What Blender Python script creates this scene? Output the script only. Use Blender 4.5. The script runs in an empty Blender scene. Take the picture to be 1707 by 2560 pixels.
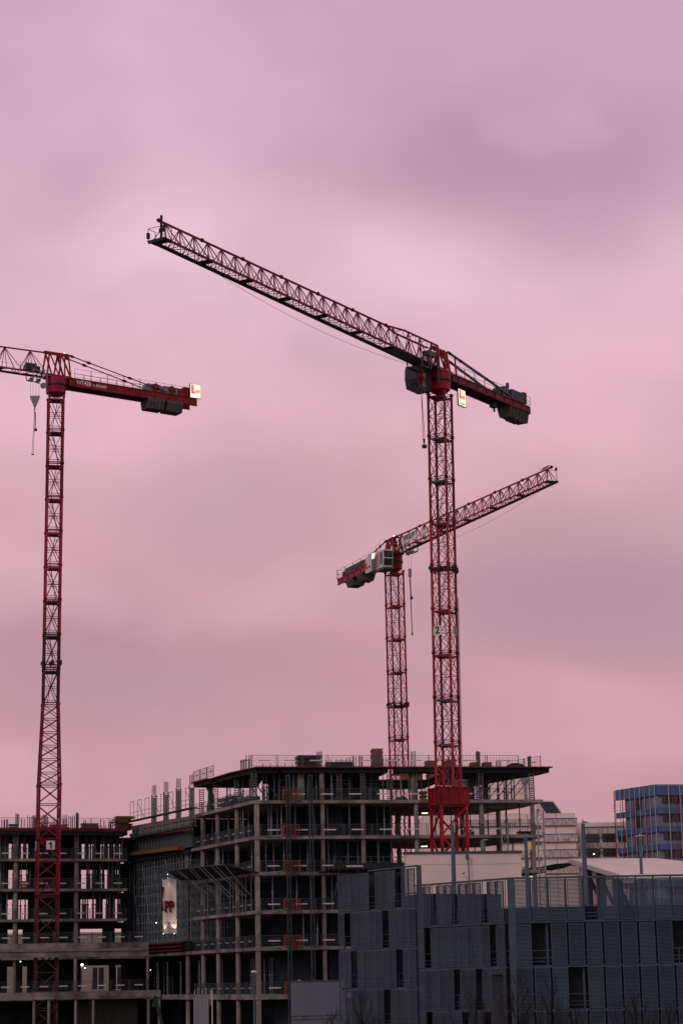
import bpy, math, random
from mathutils import Vector, Matrix
random.seed(7)
C = bpy.context.scene.collection
rad = math.radians
# ------------------------------------------------------------------ camera geometry
FOC, CX, CY = 5400.0, 853.5, 1280.0
TH = math.atan(1170/5400.0); ROLL = 0.019; H = 9.0
_F = Vector((0, math.cos(TH), math.sin(TH))); _U = Vector((0, -math.sin(TH), math.cos(TH))); _R = Vector((1, 0, 0))
RI = _R*math.cos(ROLL) - _U*math.sin(ROLL); UI = _U*math.cos(ROLL) + _R*math.sin(ROLL)
def ray(px, py): return RI*((px-CX)/FOC) + UI*((CY-py)/FOC) + _F
def P(px, py, Y):
    d = ray(px, py); k = Y/d.y; return Vector((d.x*k, Y, H+d.z*k))
class Plane:
    """vertical plane: origin, direction yaw (deg), inward normal side"""
    def __init__(s, o, yaw, side=1):
        s.o = Vector((o[0], o[1], 0)); s.d = Vector((math.cos(rad(yaw)), math.sin(rad(yaw)), 0)); s.yaw = yaw
        s.n = Vector((-s.d.y, s.d.x, 0))*side
    def sz(s, px, py, off=0):
        r = ray(px, py); o = s.o + s.n*off; D = s.d
        det = -r.x*D.y + D.x*r.y
        k = (-o.x*D.y + D.x*o.y)/det; q = (r.x*o.y - r.y*o.x)/det
        return q, H + r.z*k
    def w(s, q, off=0, z=0): return s.o + s.d*q + s.n*off + Vector((0, 0, z))
# ------------------------------------------------------------------ materials
MATS = {}
def mat(name, col, rough=.7, metal=0.0, var=.25, scale=1.5, col2=None, emit=None, es=1.0, bump=0.0, rnd=0, stretch=(1, 1, 1), spec=.3):
    if name in MATS: return MATS[name]
    m = bpy.data.materials.new(name); m.use_nodes = True; nt = m.node_tree; N = nt.nodes; L = nt.links
    b = N['Principled BSDF']; b.inputs['Roughness'].default_value = rough; b.inputs['Metallic'].default_value = metal
    b.inputs['Specular IOR Level'].default_value = spec
    tc = N.new('ShaderNodeTexCoord'); mp = N.new('ShaderNodeMapping'); mp.inputs['Scale'].default_value = stretch
    L.new(tc.outputs['Object'], mp.inputs['Vector'])
    nz = N.new('ShaderNodeTexNoise'); nz.inputs['Scale'].default_value = scale; nz.inputs['Detail'].default_value = 6; nz.inputs['Roughness'].default_value = .62
    L.new(mp.outputs[0], nz.inputs['Vector'])
    r = N.new('ShaderNodeValToRGB'); r.color_ramp.elements[0].position = .32; r.color_ramp.elements[1].position = .68
    c2 = col2 if col2 else tuple(c*(1-var) for c in col); c1 = col if col2 else tuple(min(1, c*(1+var*.6)) for c in col)
    r.color_ramp.elements[0].color = (*c2, 1); r.color_ramp.elements[1].color = (*c1, 1)
    L.new(nz.outputs['Fac'], r.inputs['Fac'])
    if rnd:   # every panel / section a slightly different tone
        oi = N.new('ShaderNodeObjectInfo'); mr = N.new('ShaderNodeMapRange'); mr.inputs['To Min'].default_value = 1-rnd; mr.inputs['To Max'].default_value = 1+rnd; L.new(oi.outputs['Random'], mr.inputs['Value'])
        hs = N.new('ShaderNodeHueSaturation'); L.new(mr.outputs[0], hs.inputs['Value']); L.new(r.outputs['Color'], hs.inputs['Color']); L.new(hs.outputs[0], b.inputs['Base Color'])
    else: L.new(r.outputs['Color'], b.inputs['Base Color'])
    if emit:
        b.inputs['Emission Color'].default_value = (*emit, 1); b.inputs['Emission Strength'].default_value = es
    if bump:
        bp = N.new('ShaderNodeBump'); bp.inputs['Strength'].default_value = bump; bp.inputs['Distance'].default_value = .05
        L.new(nz.outputs['Fac'], bp.inputs['Height']); L.new(bp.outputs[0], b.inputs['Normal'])
    MATS[name] = m; return m
RED = mat('crane_red', (.31, .010, .018), .5, rnd=.25, var=.5, scale=.8)
DRED = mat('crane_dark_red', (.20, .008, .016), .55, rnd=.25, var=.5, scale=.8)
MRED = mat('crane_magenta_red', (.34, .012, .06), .5, var=.4, scale=.8)
BLK = mat('crane_black', (.022, .02, .028), .55, var=.4)
GALV = mat('galvanised', (.22, .25, .28), .5, .3, var=.35, scale=4)
DGALV = mat('weathered_steel', (.09, .12, .14), .6, .2, var=.4, scale=4)
NAVY = mat('navy_cab', (.03, .05, .075), .35, var=.4, scale=2)
GLASS = mat('cab_glass', (.02, .03, .045), .12, var=.2, spec=.6)
WPAINT = mat('white_paint', (.7, .66, .66), .5, var=.15, scale=2)
CONC = mat('concrete', (.22, .21, .20), .9, var=.4, scale=.9, bump=.3)
CEDGE = mat('slab_edge_concrete', (.36, .31, .285), .9, col2=(.065, .07, .068), scale=.5, bump=.3)
CCOL = mat('column_concrete', (.25, .23, .218), .9, rnd=.18, var=.3, scale=1.2, bump=.3)
CDARK = mat('shaded_core_concrete', (.022, .029, .042), .9, var=.45, scale=.7)  # far darker than the other concrete: interior shade is put into the colour
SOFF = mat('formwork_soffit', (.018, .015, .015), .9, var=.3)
FRED = mat('formwork_red', (.14, .014, .014), .8, var=.4, scale=2)
FBRD = mat('formwork_boards', (.34, .10, .08), .85, col2=(.20, .15, .12), scale=6, stretch=(1, 1, 8))
FYEL = mat('formwork_yellow', (.30, .13, .02), .8, col2=(.12, .05, .012), scale=2)
OR = mat('orange_gate', (.36, .045, .015), .5, var=.2)
BAN = mat('banner_white', (.6, .55, .56), .7, var=.25, scale=3)
TARP = mat('dark_tarp', (.02, .03, .033), .75, var=.5, scale=2, bump=.5)
CWT = mat('counterweight_concrete', (.10, .105, .10), .9, var=.35, scale=2, bump=.3)
REB = mat('rebar_steel', (.15, .14, .15), .7, .2, var=.35, scale=5)
ROPE = mat('steel_rope', (.05, .05, .06), .6, .3)
DULLR = mat('crane_dull_red', (.12, .025, .03), .7, var=.4)
HOIST = mat('hoist_steel', (.045, .06, .075), .6, .2, var=.4)
DARK = mat('dark_text', (.01, .01, .014), .6, var=.1)
REDTXT = mat('red_lettering', (.42, .008, .02), .6, var=.1)
LOUV = mat('louvre_metal', (.064, .098, .136), .55, .2, rnd=.2, var=.3, scale=.7)
LFR = mat('panel_frame_metal', (.066, .105, .135), .45, .4, var=.2, scale=2)
PBODY = mat('parking_interior', (.014, .018, .026), .9, var=.4, scale=.8)  # near black: shade of the parking floors is put into the colour
WWALL = mat('render_wall', (.84, .70, .69), .85, var=.1, scale=.25, bump=.1)
COPE = mat('coping_grey', (.07, .09, .12), .5, .3, var=.2)
HUTM = mat('hut_cladding', (.17, .18, .235), .6, .2, var=.1, scale=.5)
BEIGE = mat('precast_beige', (.86, .70, .68), .9, var=.14, scale=.2)
BEIGE2 = mat('precast_relief', (.80, .65, .63), .9, col2=(.26, .21, .22), scale=1.5, stretch=(2.0, 2.0, .6))
BLUE = mat('blue_cladding', (.08, .14, .30), .45, var=.2, scale=.3)
GREY = mat('grey_facade', (.21, .245, .33), .7, var=.25, scale=.4)
WIN = mat('window_glass_dark', (.025, .03, .04), .15, var=.5, scale=.4, spec=.6)
CORR = mat('corrugated_sheet', (.88, .78, .77), .5, var=.08, scale=.6)
POLE = mat('lamp_pole_metal', (.09, .13, .17), .5, .3, var=.2)
LAMPW = mat('lamp_head', (.6, .52, .52), .4, var=.1)
SCAF = mat('scaffold_tube_steel', (.26, .33, .37), .5, .2, var=.3, scale=3)
FIN = mat('pale_fin', (.42, .42, .48), .5, var=.15)
NRED = mat('crane_black_red', (.055, .012, .018), .6, var=.4)
BARK = mat('bark', (.014, .010, .012), .9, var=.3, scale=6)
GRND = mat('ground_soil', (.10, .085, .075), .95, var=.4, scale=.05, bump=.4)
GRN = mat('green_machine_paint', (.004, .028, .02), .4, var=.3)
PLAST = mat('toilet_plastic', (.12, .15, .17), .5, var=.15)
TROOF = mat('toilet_roof', (.55, .5, .5), .5, var=.1)
LIT = mat('lit_sign_face', (.9, .86, .75), .6, emit=(1, .86, .62), es=.95, var=.05)
LITRED = mat('lit_sign_red', (.6, .01, .01), .6, emit=(.9, .02, .02), es=.75, var=.05)
TUBE = mat('fluorescent_tube', (.9, .85, .7), .6, emit=(1, .80, .50), es=3.0, var=.02)
BULB = mat('work_light_lens', (.9, .85, .7), .6, emit=(1, .88, .66), es=5.0, var=.02)
YLIT = mat('warm_lit_room', (.5, .3, .1), .8, emit=(.8, .38, .10), es=.35, var=.5, scale=1)
HEDGE = mat('far_hill_green', (.03, .045, .04), .95, var=.4, scale=.02)
# ------------------------------------------------------------------ mesh helper
ZUP = Vector((0, 0, 1))
class MB:
    def __init__(s, M=None): s.v = []; s.f = []; s.M = M
    def add(s, vs, fs):
        o = len(s.v)
        if s.M is not None: vs = [s.M @ Vector(v) for v in vs]
        s.v += [tuple(v) for v in vs]; s.f += [tuple(i+o for i in f) for f in fs]; return s
    def box(s, c, d, yaw=0):
        cx, cy, cz = c; x, y, z = d[0]/2, d[1]/2, d[2]/2; a, b = math.cos(yaw), math.sin(yaw)
        vs = [(cx+i*x*a-j*y*b, cy+i*x*b+j*y*a, cz+k*z) for k in (-1, 1) for j in (-1, 1) for i in (-1, 1)]
        return s.add(vs, [(0, 2, 3, 1), (4, 5, 7, 6), (0, 1, 5, 4), (2, 6, 7, 3), (0, 4, 6, 2), (1, 3, 7, 5)])
    def beam(s, a, b, w, h=None, up=ZUP):
        a, b = Vector(a), Vector(b); h = h or w; t = b-a
        if t.length < 1e-6: return s
        t.normalize(); u = Vector(up)
        if abs(t.dot(u)) > .98: u = Vector((1, .001, 0))
        x = t.cross(u).normalized(); y = x.cross(t)
        vs = [p + x*i*w/2 + y*j*h/2 for p in (a, b) for i, j in ((-1, -1), (1, -1), (1, 1), (-1, 1))]
        return s.add(vs, [(0, 1, 2, 3), (7, 6, 5, 4), (0, 4, 5, 1), (1, 5, 6, 2), (2, 6, 7, 3), (3, 7, 4, 0)])
    def tube(s, a, b, r, n=6, r2=None):
        a, b = Vector(a), Vector(b); r2 = r if r2 is None else r2; t = (b-a)
        if t.length < 1e-6: return s
        t.normalize(); u = ZUP if abs(t.z) < .98 else Vector((1, 0, 0)); x = t.cross(u).normalized(); y = x.cross(t)
        cs = [(math.cos(2*math.pi*i/n), math.sin(2*math.pi*i/n)) for i in range(n)]
        vs = [a+(x*c+y*d)*r for c, d in cs] + [b+(x*c+y*d)*r2 for c, d in cs]
        fs = [(i, i+n, (i+1) % n+n, (i+1) % n) for i in range(n)] + [tuple(range(n)), tuple(range(2*n-1, n-1, -1))]
        return s.add(vs, fs)
    def path(s, pts, r, n=5):
        for a, b in zip(pts, pts[1:]): s.tube(a, b, r, n)
        return s
    def prism(s, pts, z0, z1):
        n = len(pts); vs = [(p[0], p[1], z0) for p in pts] + [(p[0], p[1], z1) for p in pts]
        return s.add(vs, [tuple(range(n-1, -1, -1)), tuple(range(n, 2*n))] + [(i, (i+1) % n, (i+1) % n+n, i+n) for i in range(n)])
    def slab4(s, q, th):
        """quad sheet with thickness; q four points"""
        q = [Vector(p) for p in q]; n = (q[1]-q[0]).cross(q[3]-q[0]).normalized()*th
        vs = q + [p+n for p in q]
        return s.add(vs, [(3, 2, 1, 0), (4, 5, 6, 7), (0, 1, 5, 4), (1, 2, 6, 5), (2, 3, 7, 6), (3, 0, 4, 7)])
    def mesh(s, name, m, origin=(0, 0, 0)):
        o = Vector(origin); me = bpy.data.meshes.new(name)
        me.from_pydata([tuple(Vector(v)-o) for v in s.v], [], s.f); me.materials.append(m)
        me.polygons.foreach_set('use_smooth', [True]*len(me.polygons)); me.set_sharp_from_angle(angle=rad(40)); me.update(); return me
def rootloc(p):
    while p.parent: p = p.parent
    return p.location
def part(name, mb, m, parent, label=None):
    me = mb.mesh(name, m, rootloc(parent)) if isinstance(mb, MB) else mb
    o = bpy.data.objects.new(name, me); C.objects.link(o); o.parent = parent
    if label: o['label'] = label
    return o
def tagit(o, label, cat, group=None, kind=None):
    if label: o['label'] = label
    if cat: o['category'] = cat
    if group: o['group'] = group
    if kind: o['kind'] = kind
    return o
def thing(name, label, cat, loc, group=None):
    o = bpy.data.objects.new(name, None); C.objects.link(o); o.location = loc; o.empty_display_size = .2
    return tagit(o, label, cat, group)
def solo(name, mb, m, label, cat, loc, group=None, kind=None):
    o = bpy.data.objects.new(name, mb.mesh(name, m, loc)); C.objects.link(o); o.location = loc
    return tagit(o, label, cat, group, kind)
def struct(name, mb, m, loc=(0, 0, 0)):
    return solo(name, mb, m, None, None, loc, kind='structure')
def dup(root, loc, rz=0, label=None, group=None, sc=None):
    r = root.copy(); C.objects.link(r); r.location = loc; r.rotation_euler = (0, 0, rz)
    if sc: r.scale = sc
    if label: r['label'] = label
    if group: r['group'] = group
    for ch in list(root.children):
        c = ch.copy(); C.objects.link(c); c.parent = r
        for g in ch.children:
            d = g.copy(); C.objects.link(d); d.parent = c
    return r
def kill(root):
    for ch in list(root.children): kill(ch)
    bpy.data.objects.remove(root)
FONTM = {}
def text_mesh(txt, size, mat_, bold=.0, ext=.01, align='CENTER', shear=0, sx=1.0):
    cu = bpy.data.curves.new('t', 'FONT'); cu.body = txt; cu.size = size; cu.extrude = ext; cu.offset = bold; cu.align_x = align; cu.align_y = 'CENTER'; cu.shear = shear
    ob = bpy.data.objects.new('t', cu); C.objects.link(ob); bpy.context.view_layer.update()
    me = bpy.data.meshes.new_from_object(ob.evaluated_get(bpy.context.evaluated_depsgraph_get()))
    bpy.data.objects.remove(ob); me.materials.clear(); me.materials.append(mat_)
    for v in me.vertices: v.co.x *= sx
    return me
def text_part(name, txt, size, m, parent, pos, xdir, up=ZUP, bold=0, align='CENTER', shear=0, sx=1.0):
    """pos world, xdir reading direction"""
    me = text_mesh(txt, size, m, bold, align=align, shear=shear, sx=sx)
    x = Vector(xdir).normalized(); u = Vector(up); z = x.cross(u).normalized(); y = z.cross(x)
    M = Matrix((x, y, z)).transposed().to_4x4(); M.translation = Vector(pos) - Vector(rootloc(parent)); me.transform(M)
    return part(name, me, m, parent)
def logo(parent, pos, xdir, w, h, mred, n, prefix='lettering', tall=.62):
    """company logo on a panel: a tall L followed by small u and PP; pos = panel centre (front face)"""
    x = Vector(xdir).normalized(); nn = Vector(n)
    c = Vector(pos)+nn*.012; left = c - x*w*.42; base = c.z - h*.18
    b = MB(); lw = w*.17
    def q(x0, x1, z0, z1):
        a = left + x*x0; b.slab4([Vector((a.x, a.y, z0)), Vector((a.x+x.x*(x1-x0), a.y+x.y*(x1-x0), z0)), Vector((a.x+x.x*(x1-x0), a.y+x.y*(x1-x0), z1)), Vector((a.x, a.y, z1))], .02)
    q(0, lw, base, base+h*tall); q(lw, w*.33, base, base+h*.10)
    ob = part('letter_l', b, mred, parent)
    uu = c - x*w*.13; text_part('lettering', 'u', h*.2, mred, parent, (uu.x, uu.y, base+h*.16), x, bold=.01)
    pp = c + x*w*.20; text_part('lettering', 'PP', h*.36, mred, parent, (pp.x, pp.y, base+h*.10), x, bold=w*.009, sx=.95)
    return ob
# ------------------------------------------------------------------ world / light / camera
def build_world():
    sc = bpy.context.scene
    w = bpy.data.worlds.new('World'); sc.world = w; w.use_nodes = True; nt = w.node_tree; N = nt.nodes; L = nt.links
    bg = N['Background']; out = N['World Output']
    sky = N.new('ShaderNodeTexSky'); sky.sky_type = 'NISHITA'; sky.sun_disc = False; sky.sun_elevation = rad(12); sky.sun_rotation = rad(205); sky.air_density = 2; sky.dust_density = 4
    bg.inputs['Strength'].default_value = .05; L.new(sky.outputs[0], bg.inputs['Color'])
    tc = N.new('ShaderNodeTexCoord')
    nrm = N.new('ShaderNodeVectorMath'); nrm.operation = 'NORMALIZE'; L.new(tc.outputs['Generated'], nrm.inputs[0])
    mp = N.new('ShaderNodeMapping'); mp.inputs['Scale'].default_value = (5, 2.0, 13); mp.inputs['Location'].default_value = (1.3, .4, 2.0); mp.inputs['Rotation'].default_value = (0, rad(14), 0)
    L.new(nrm.outputs[0], mp.inputs['Vector'])
    nz = N.new('ShaderNodeTexNoise'); nz.inputs['Scale'].default_value = .8; nz.inputs['Detail'].default_value = 3; nz.inputs['Roughness'].default_value = .45; nz.inputs['Distortion'].default_value = .4
    L.new(mp.outputs[0], nz.inputs['Vector'])
    # mottled mid-size cloud clumps
    mp2 = N.new('ShaderNodeMapping'); mp2.inputs['Scale'].default_value = (9, 3.0, 15); mp2.inputs['Rotation'].default_value = (0, rad(-24), 0); mp2.inputs['Location'].default_value = (3.6, 1.2, 7.3); L.new(nrm.outputs[0], mp2.inputs['Vector'])
    n2 = N.new('ShaderNodeTexNoise'); n2.inputs['Scale'].default_value = 1.0; n2.inputs['Detail'].default_value = 2.5; n2.inputs['Roughness'].default_value = .5; n2.inputs['Distortion'].default_value = .15; L.new(mp2.outputs[0], n2.inputs['Vector'])
    # gentle warp of the direction
    wz = N.new('ShaderNodeTexNoise'); wz.inputs['Scale'].default_value = 5; wz.inputs['Detail'].default_value = 2; L.new(nrm.outputs[0], wz.inputs['Vector'])
    ws = N.new('ShaderNodeVectorMath'); ws.operation = 'MULTIPLY_ADD'; L.new(wz.outputs['Color'], ws.inputs[0]); ws.inputs[1].default_value = (.16, .0, .07); ws.inputs[2].default_value = (-.08, 0, -.035)
    wd = N.new('ShaderNodeVectorMath'); wd.operation = 'ADD'; L.new(nrm.outputs[0], wd.inputs[0]); L.new(ws.outputs[0], wd.inputs[1])
    sep = N.new('ShaderNodeSeparateXYZ'); L.new(wd.outputs[0], sep.inputs[0])
    rp = N.new('ShaderNodeValToRGB'); cr = rp.color_ramp
    def lin(c): return tuple(((v/255+.055)/1.055)**2.4 if v > 10 else v/255/12.92 for v in c)
    stops = [(-.08, (96, 84, 96)), (-.045, (190, 142, 152)), (.02, (206, 156, 164)), (.09, (204, 156, 166)), (.14, (203, 156, 168)), (.20, (215, 168, 180)), (.26, (228, 180, 196)), (.31, (230, 186, 204)), (.36, (222, 178, 198)), (.42, (208, 168, 194)), (.46, (200, 160, 188)), (.7, (132, 130, 152)), (1.0, (112, 124, 146))]
    cr.elements[0].position = (stops[0][0]+.1)/1.1; cr.elements[0].color = (*lin(stops[0][1]), 1); cr.elements[1].position = 1; cr.elements[1].color = (*lin(stops[-1][1]), 1)
    for z, c in stops[1:-1]:
        e = cr.elements.new((z+.1)/1.1); e.color = (*lin(c), 1)
    mr = N.new('ShaderNodeMapRange'); mr.inputs['From Min'].default_value = -.1; mr.inputs['From Max'].default_value = 1.0; L.new(sep.outputs['Z'], mr.inputs['Value']); L.new(mr.outputs[0], rp.inputs['Fac'])
    cur = rp.outputs['Color']
    def blob(px, py, sx, sy, col, amt):
        nonlocal cur
        d = ray(px, py).normalized()
        a = N.new('ShaderNodeVectorMath'); a.operation = 'SUBTRACT'; L.new(wd.outputs[0], a.inputs[0]); a.inputs[1].default_value = d
        b = N.new('ShaderNodeVectorMath'); b.operation = 'MULTIPLY'; L.new(a.outputs[0], b.inputs[0]); b.inputs[1].default_value = (FOC/sx, 1.5, FOC/sy)
        l = N.new('ShaderNodeVectorMath'); l.operation = 'LENGTH'; L.new(b.outputs[0], l.inputs[0])
        r = N.new('ShaderNodeMapRange'); r.interpolation_type = 'SMOOTHERSTEP'; r.inputs['From Min'].default_value = 0; r.inputs['From Max'].default_value = 1.0; r.inputs['To Min'].default_value = amt; r.inputs['To Max'].default_value = 0
        L.new(l.outputs['Value'], r.inputs['Value'])
        mx = N.new('ShaderNodeMix'); mx.data_type = 'RGBA'; L.new(r.outputs[0], mx.inputs['Factor']); L.new(cur, mx.inputs['A']); mx.inputs['B'].default_value = (*lin(col), 1); cur = mx.outputs['Result']
    for b in SKYBLOBS: blob(*b)
    r2 = N.new('ShaderNodeMapRange'); r2.interpolation_type = 'SMOOTHSTEP'; r2.inputs['From Min'].default_value = .46; r2.inputs['From Max'].default_value = .66; r2.inputs['To Max'].default_value = .30; L.new(n2.outputs['Fac'], r2.inputs['Value'])
    c2 = N.new('ShaderNodeMix'); c2.data_type = 'RGBA'; L.new(r2.outputs[0], c2.inputs['Factor']); L.new(cur, c2.inputs['A']); c2.inputs['B'].default_value = (*lin((194, 156, 172)), 1); cur = c2.outputs['Result']
    r3 = N.new('ShaderNodeMapRange'); r3.interpolation_type = 'SMOOTHSTEP'; r3.inputs['From Min'].default_value = .50; r3.inputs['From Max'].default_value = .34; r3.inputs['To Max'].default_value = .18; L.new(n2.outputs['Fac'], r3.inputs['Value'])
    c3 = N.new('ShaderNodeMix'); c3.data_type = 'RGBA'; L.new(r3.outputs[0], c3.inputs['Factor']); L.new(cur, c3.inputs['A']); c3.inputs['B'].default_value = (*lin((242, 200, 214)), 1); cur = c3.outputs['Result']
    # unseen sky behind the viewer is a muted pink, raised to brighten front faces
    rb = N.new('ShaderNodeMapRange'); rb.interpolation_type = 'SMOOTHSTEP'; rb.inputs['From Min'].default_value = .75; rb.inputs['From Max'].default_value = -.25; L.new(sep.outputs['Y'], rb.inputs['Value'])
    mb_ = N.new('ShaderNodeMix'); mb_.data_type = 'RGBA'; L.new(rb.outputs[0], mb_.inputs['Factor']); L.new(cur, mb_.inputs['A']); mb_.inputs['B'].default_value = (.47, .345, .365, 1); cur = mb_.outputs['Result']
    # noise modulation
    m1 = N.new('ShaderNodeMapRange'); m1.inputs['From Min'].default_value = .3; m1.inputs['From Max'].default_value = .7; m1.inputs['To Min'].default_value = .96; m1.inputs['To Max'].default_value = 1.09; L.new(nz.outputs['Fac'], m1.inputs['Value'])
    g = N.new('ShaderNodeTexNoise'); g.inputs['Scale'].default_value = 55; g.inputs['Detail'].default_value = 3; L.new(nrm.outputs[0], g.inputs['Vector'])
    m2 = N.new('ShaderNodeMapRange'); m2.inputs['From Min'].default_value = .3; m2.inputs['From Max'].default_value = .7; m2.inputs['To Min'].default_value = .992; m2.inputs['To Max'].default_value = 1.008; L.new(g.outputs['Fac'], m2.inputs['Value'])
    mm = N.new('ShaderNodeMath'); mm.operation = 'MULTIPLY'; L.new(m1.outputs[0], mm.inputs[0]); L.new(m2.outputs[0], mm.inputs[1])
    bg2 = N.new('ShaderNodeBackground'); L.new(cur, bg2.inputs['Color']); L.new(mm.outputs[0], bg2.inputs['Strength'])
    ms = N.new('ShaderNodeMixShader'); ms.inputs[0].default_value = .95; L.new(bg.outputs[0], ms.inputs[1]); L.new(bg2.outputs[0], ms.inputs[2]); L.new(ms.outputs[0], out.inputs['Surface'])
    sun = bpy.data.lights.new('sun', 'SUN'); sun.energy = .5; sun.angle = rad(14); sun.color = (1, .9, .86)
    so = bpy.data.objects.new('sun', sun); C.objects.link(so); so.rotation_euler = (rad(62), 0, rad(-28))
    cam = bpy.data.cameras.new('camera'); co = bpy.data.objects.new('camera', cam); C.objects.link(co)
    cam.sensor_fit = 'VERTICAL'; cam.sensor_height = 24; cam.lens = 24*FOC/2560.0; cam.clip_end = 9000; cam.clip_start = .5
    M = Matrix((RI, UI, -_F)).transposed().to_4x4(); M.translation = (0, 0, H); co.matrix_world = M
    sc.camera = co; sc.view_settings.view_transform = 'Standard'; sc.view_settings.look = 'None'; sc.view_settings.exposure = 0; sc.view_settings.gamma = 1
    sc.render.resolution_x = 682; sc.render.resolution_y = 1024
SKYBLOBS = [
    (1480, 400, 900, 330, (188, 149, 170), .9), (700, 250, 700, 200, (214, 174, 198), .4), (1000, 560, 420, 120, (216, 172, 192), .3), (650, 600, 760, 230, (243, 205, 220), .75), (1000, 610, 400, 170, (242, 204, 218), .45),
    (200, 420, 420, 220, (208, 164, 186), .5), (650, 1300, 700, 330, (200, 154, 171), .55), (1600, 1490, 800, 240, (178, 136, 157), .8), (1300, 1330, 600, 120, (196, 152, 168), .5),
    (200, 1640, 700, 300, (183, 139, 158), .7), (700, 1640, 700, 200, (190, 145, 160), .5), (1500, 900, 700, 330, (232, 184, 200), .6), (150, 1000, 700, 260, (234, 186, 202), .6),
    (900, 1760, 900, 170, (204, 152, 166), .5), (1650, 60, 900, 180, (204, 162, 180), .5),
]
build_world()
# ------------------------------------------------------------------ tower cranes
def corners(c, phi, s):
    a = rad(phi); x = Vector((math.cos(a), math.sin(a), 0)); y = Vector((-x.y, x.x, 0)); c = Vector((c[0], c[1], 0))
    return [c + x*i*s/2 + y*j*s/2 for i, j in ((-1, -1), (1, -1), (1, 1), (-1, 1))]
def mast_section(root, cen, phi, s0, s1, z0, z1, nx, m, chord=.19, dg=.07, kbrace=False):
    b = MB(); c0 = corners(cen(z0), phi, s0); c1 = corners(cen(z1), phi, s1)
    for p, q in zip(c0, c1): b.beam(p+ZUP*z0, q+ZUP*z1, chord, up=Vector((math.cos(rad(phi)), math.sin(rad(phi)), 0)))
    def pt(i, t): return c0[i % 4].lerp(c1[i % 4], t) + ZUP*(z0+(z1-z0)*t)
    for k in range(nx):
        t0, t1 = k/nx+.015, (k+1)/nx-.015
        for i in range(4):
            if kbrace:
                a, bb = (i, i+1) if k % 2 else (i+1, i)
                b.beam(pt(a, t0), pt(bb, t1), dg*1.7)
            else:
                b.beam(pt(i, t0), pt(i+1, t1), dg); b.beam(pt(i+1, t0), pt(i, t1), dg)
            b.beam(pt(i, t1), pt(i+1, t1), dg)
    for i in range(4):
        if nx == 1: b.beam(pt(i, .5), pt(i+1, .5), dg*.8); b.beam(pt(i, .44), pt(i+1, .44), dg*.6); b.beam(pt(i, .1), pt(i+1, .1), dg*.7); b.beam(pt(i, .9), pt(i+1, .9), dg*.7)
        b.beam(pt(i, .03), pt(i+1, .03), dg)
        for t in (.0, 1.0):   # connection sleeves
            p = pt(i, t); b.box(p, (chord*1.45, chord*1.45, .28), rad(phi))
    return part('mast_section', b, m, root)
def ladder_run(root, cen, phi, s, z0, z1, flip, m=DGALV, pm=DGALV):
    a = rad(phi); x = Vector((math.cos(a), math.sin(a), 0)); y = Vector((-x.y, x.x, 0)); sg = 1 if flip else -1
    b = MB(); f0 = cen(z0)+x*.42*sg*s/2*1.1+y*.1; f1 = cen(z1)-x*.32*sg*s/2*1.1+y*.1
    for o in (-.19, .19): b.beam(f0+y*o+ZUP*z0, f1+y*o+ZUP*z1, .045)
    n = 13
    for k in range(1, n):
        t = k/n; p = f0.lerp(f1, t)+ZUP*(z0+(z1-z0)*t); b.beam(p-y*.19, p+y*.19, .03)
    for k in range(1, 5):
        t = .3+k*.14; p = f0.lerp(f1, t)+ZUP*(z0+(z1-z0)*t); q = p - x*sg*.55
        b.beam(p-y*.3, q-y*.3, .025); b.beam(p+y*.3, q+y*.3, .025); b.beam(q-y*.3, q+y*.3, .025)
    part('ladder', b, m, root)
    pb = MB(); c = cen(z1); pb.box((c.x+x.x*.12*sg, c.y+x.y*.12*sg, z1-.5), (s*.78, s*.95, .10), a); 
    pb.box((c.x+y.x*s*.46, c.y+y.y*s*.46, z1-.42), (s*1.0, .09, .16), a); pb.box((c.x-y.x*s*.46, c.y-y.y*s*.46, z1-.42), (s*1.0, .09, .16), a)
    part('platform', pb, pm, root)
    r = MB()
    for h in (.1, .55):
        q = [c + x*i*s*.36 + y*j*s*.36 + ZUP*(z1-.4+h) for i, j in ((-1, -1), (1, -1), (1, 1), (-1, 1))]
        for i in range(4): r.beam(q[i], q[(i+1) % 4], .03)
    part('guard_rail', r, m, root)
def frame_at(S, yaw, tilt=0.0):
    J = Vector((math.cos(rad(yaw)), math.sin(rad(yaw)), 0)); Lf = Vector((-J.y, J.x, 0)); Jt = (J+ZUP*tilt).normalized(); Zt = Jt.cross(Lf)
    M = Matrix((Jt, Lf, Zt)).transposed().to_4x4(); M.translation = S; return M
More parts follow.
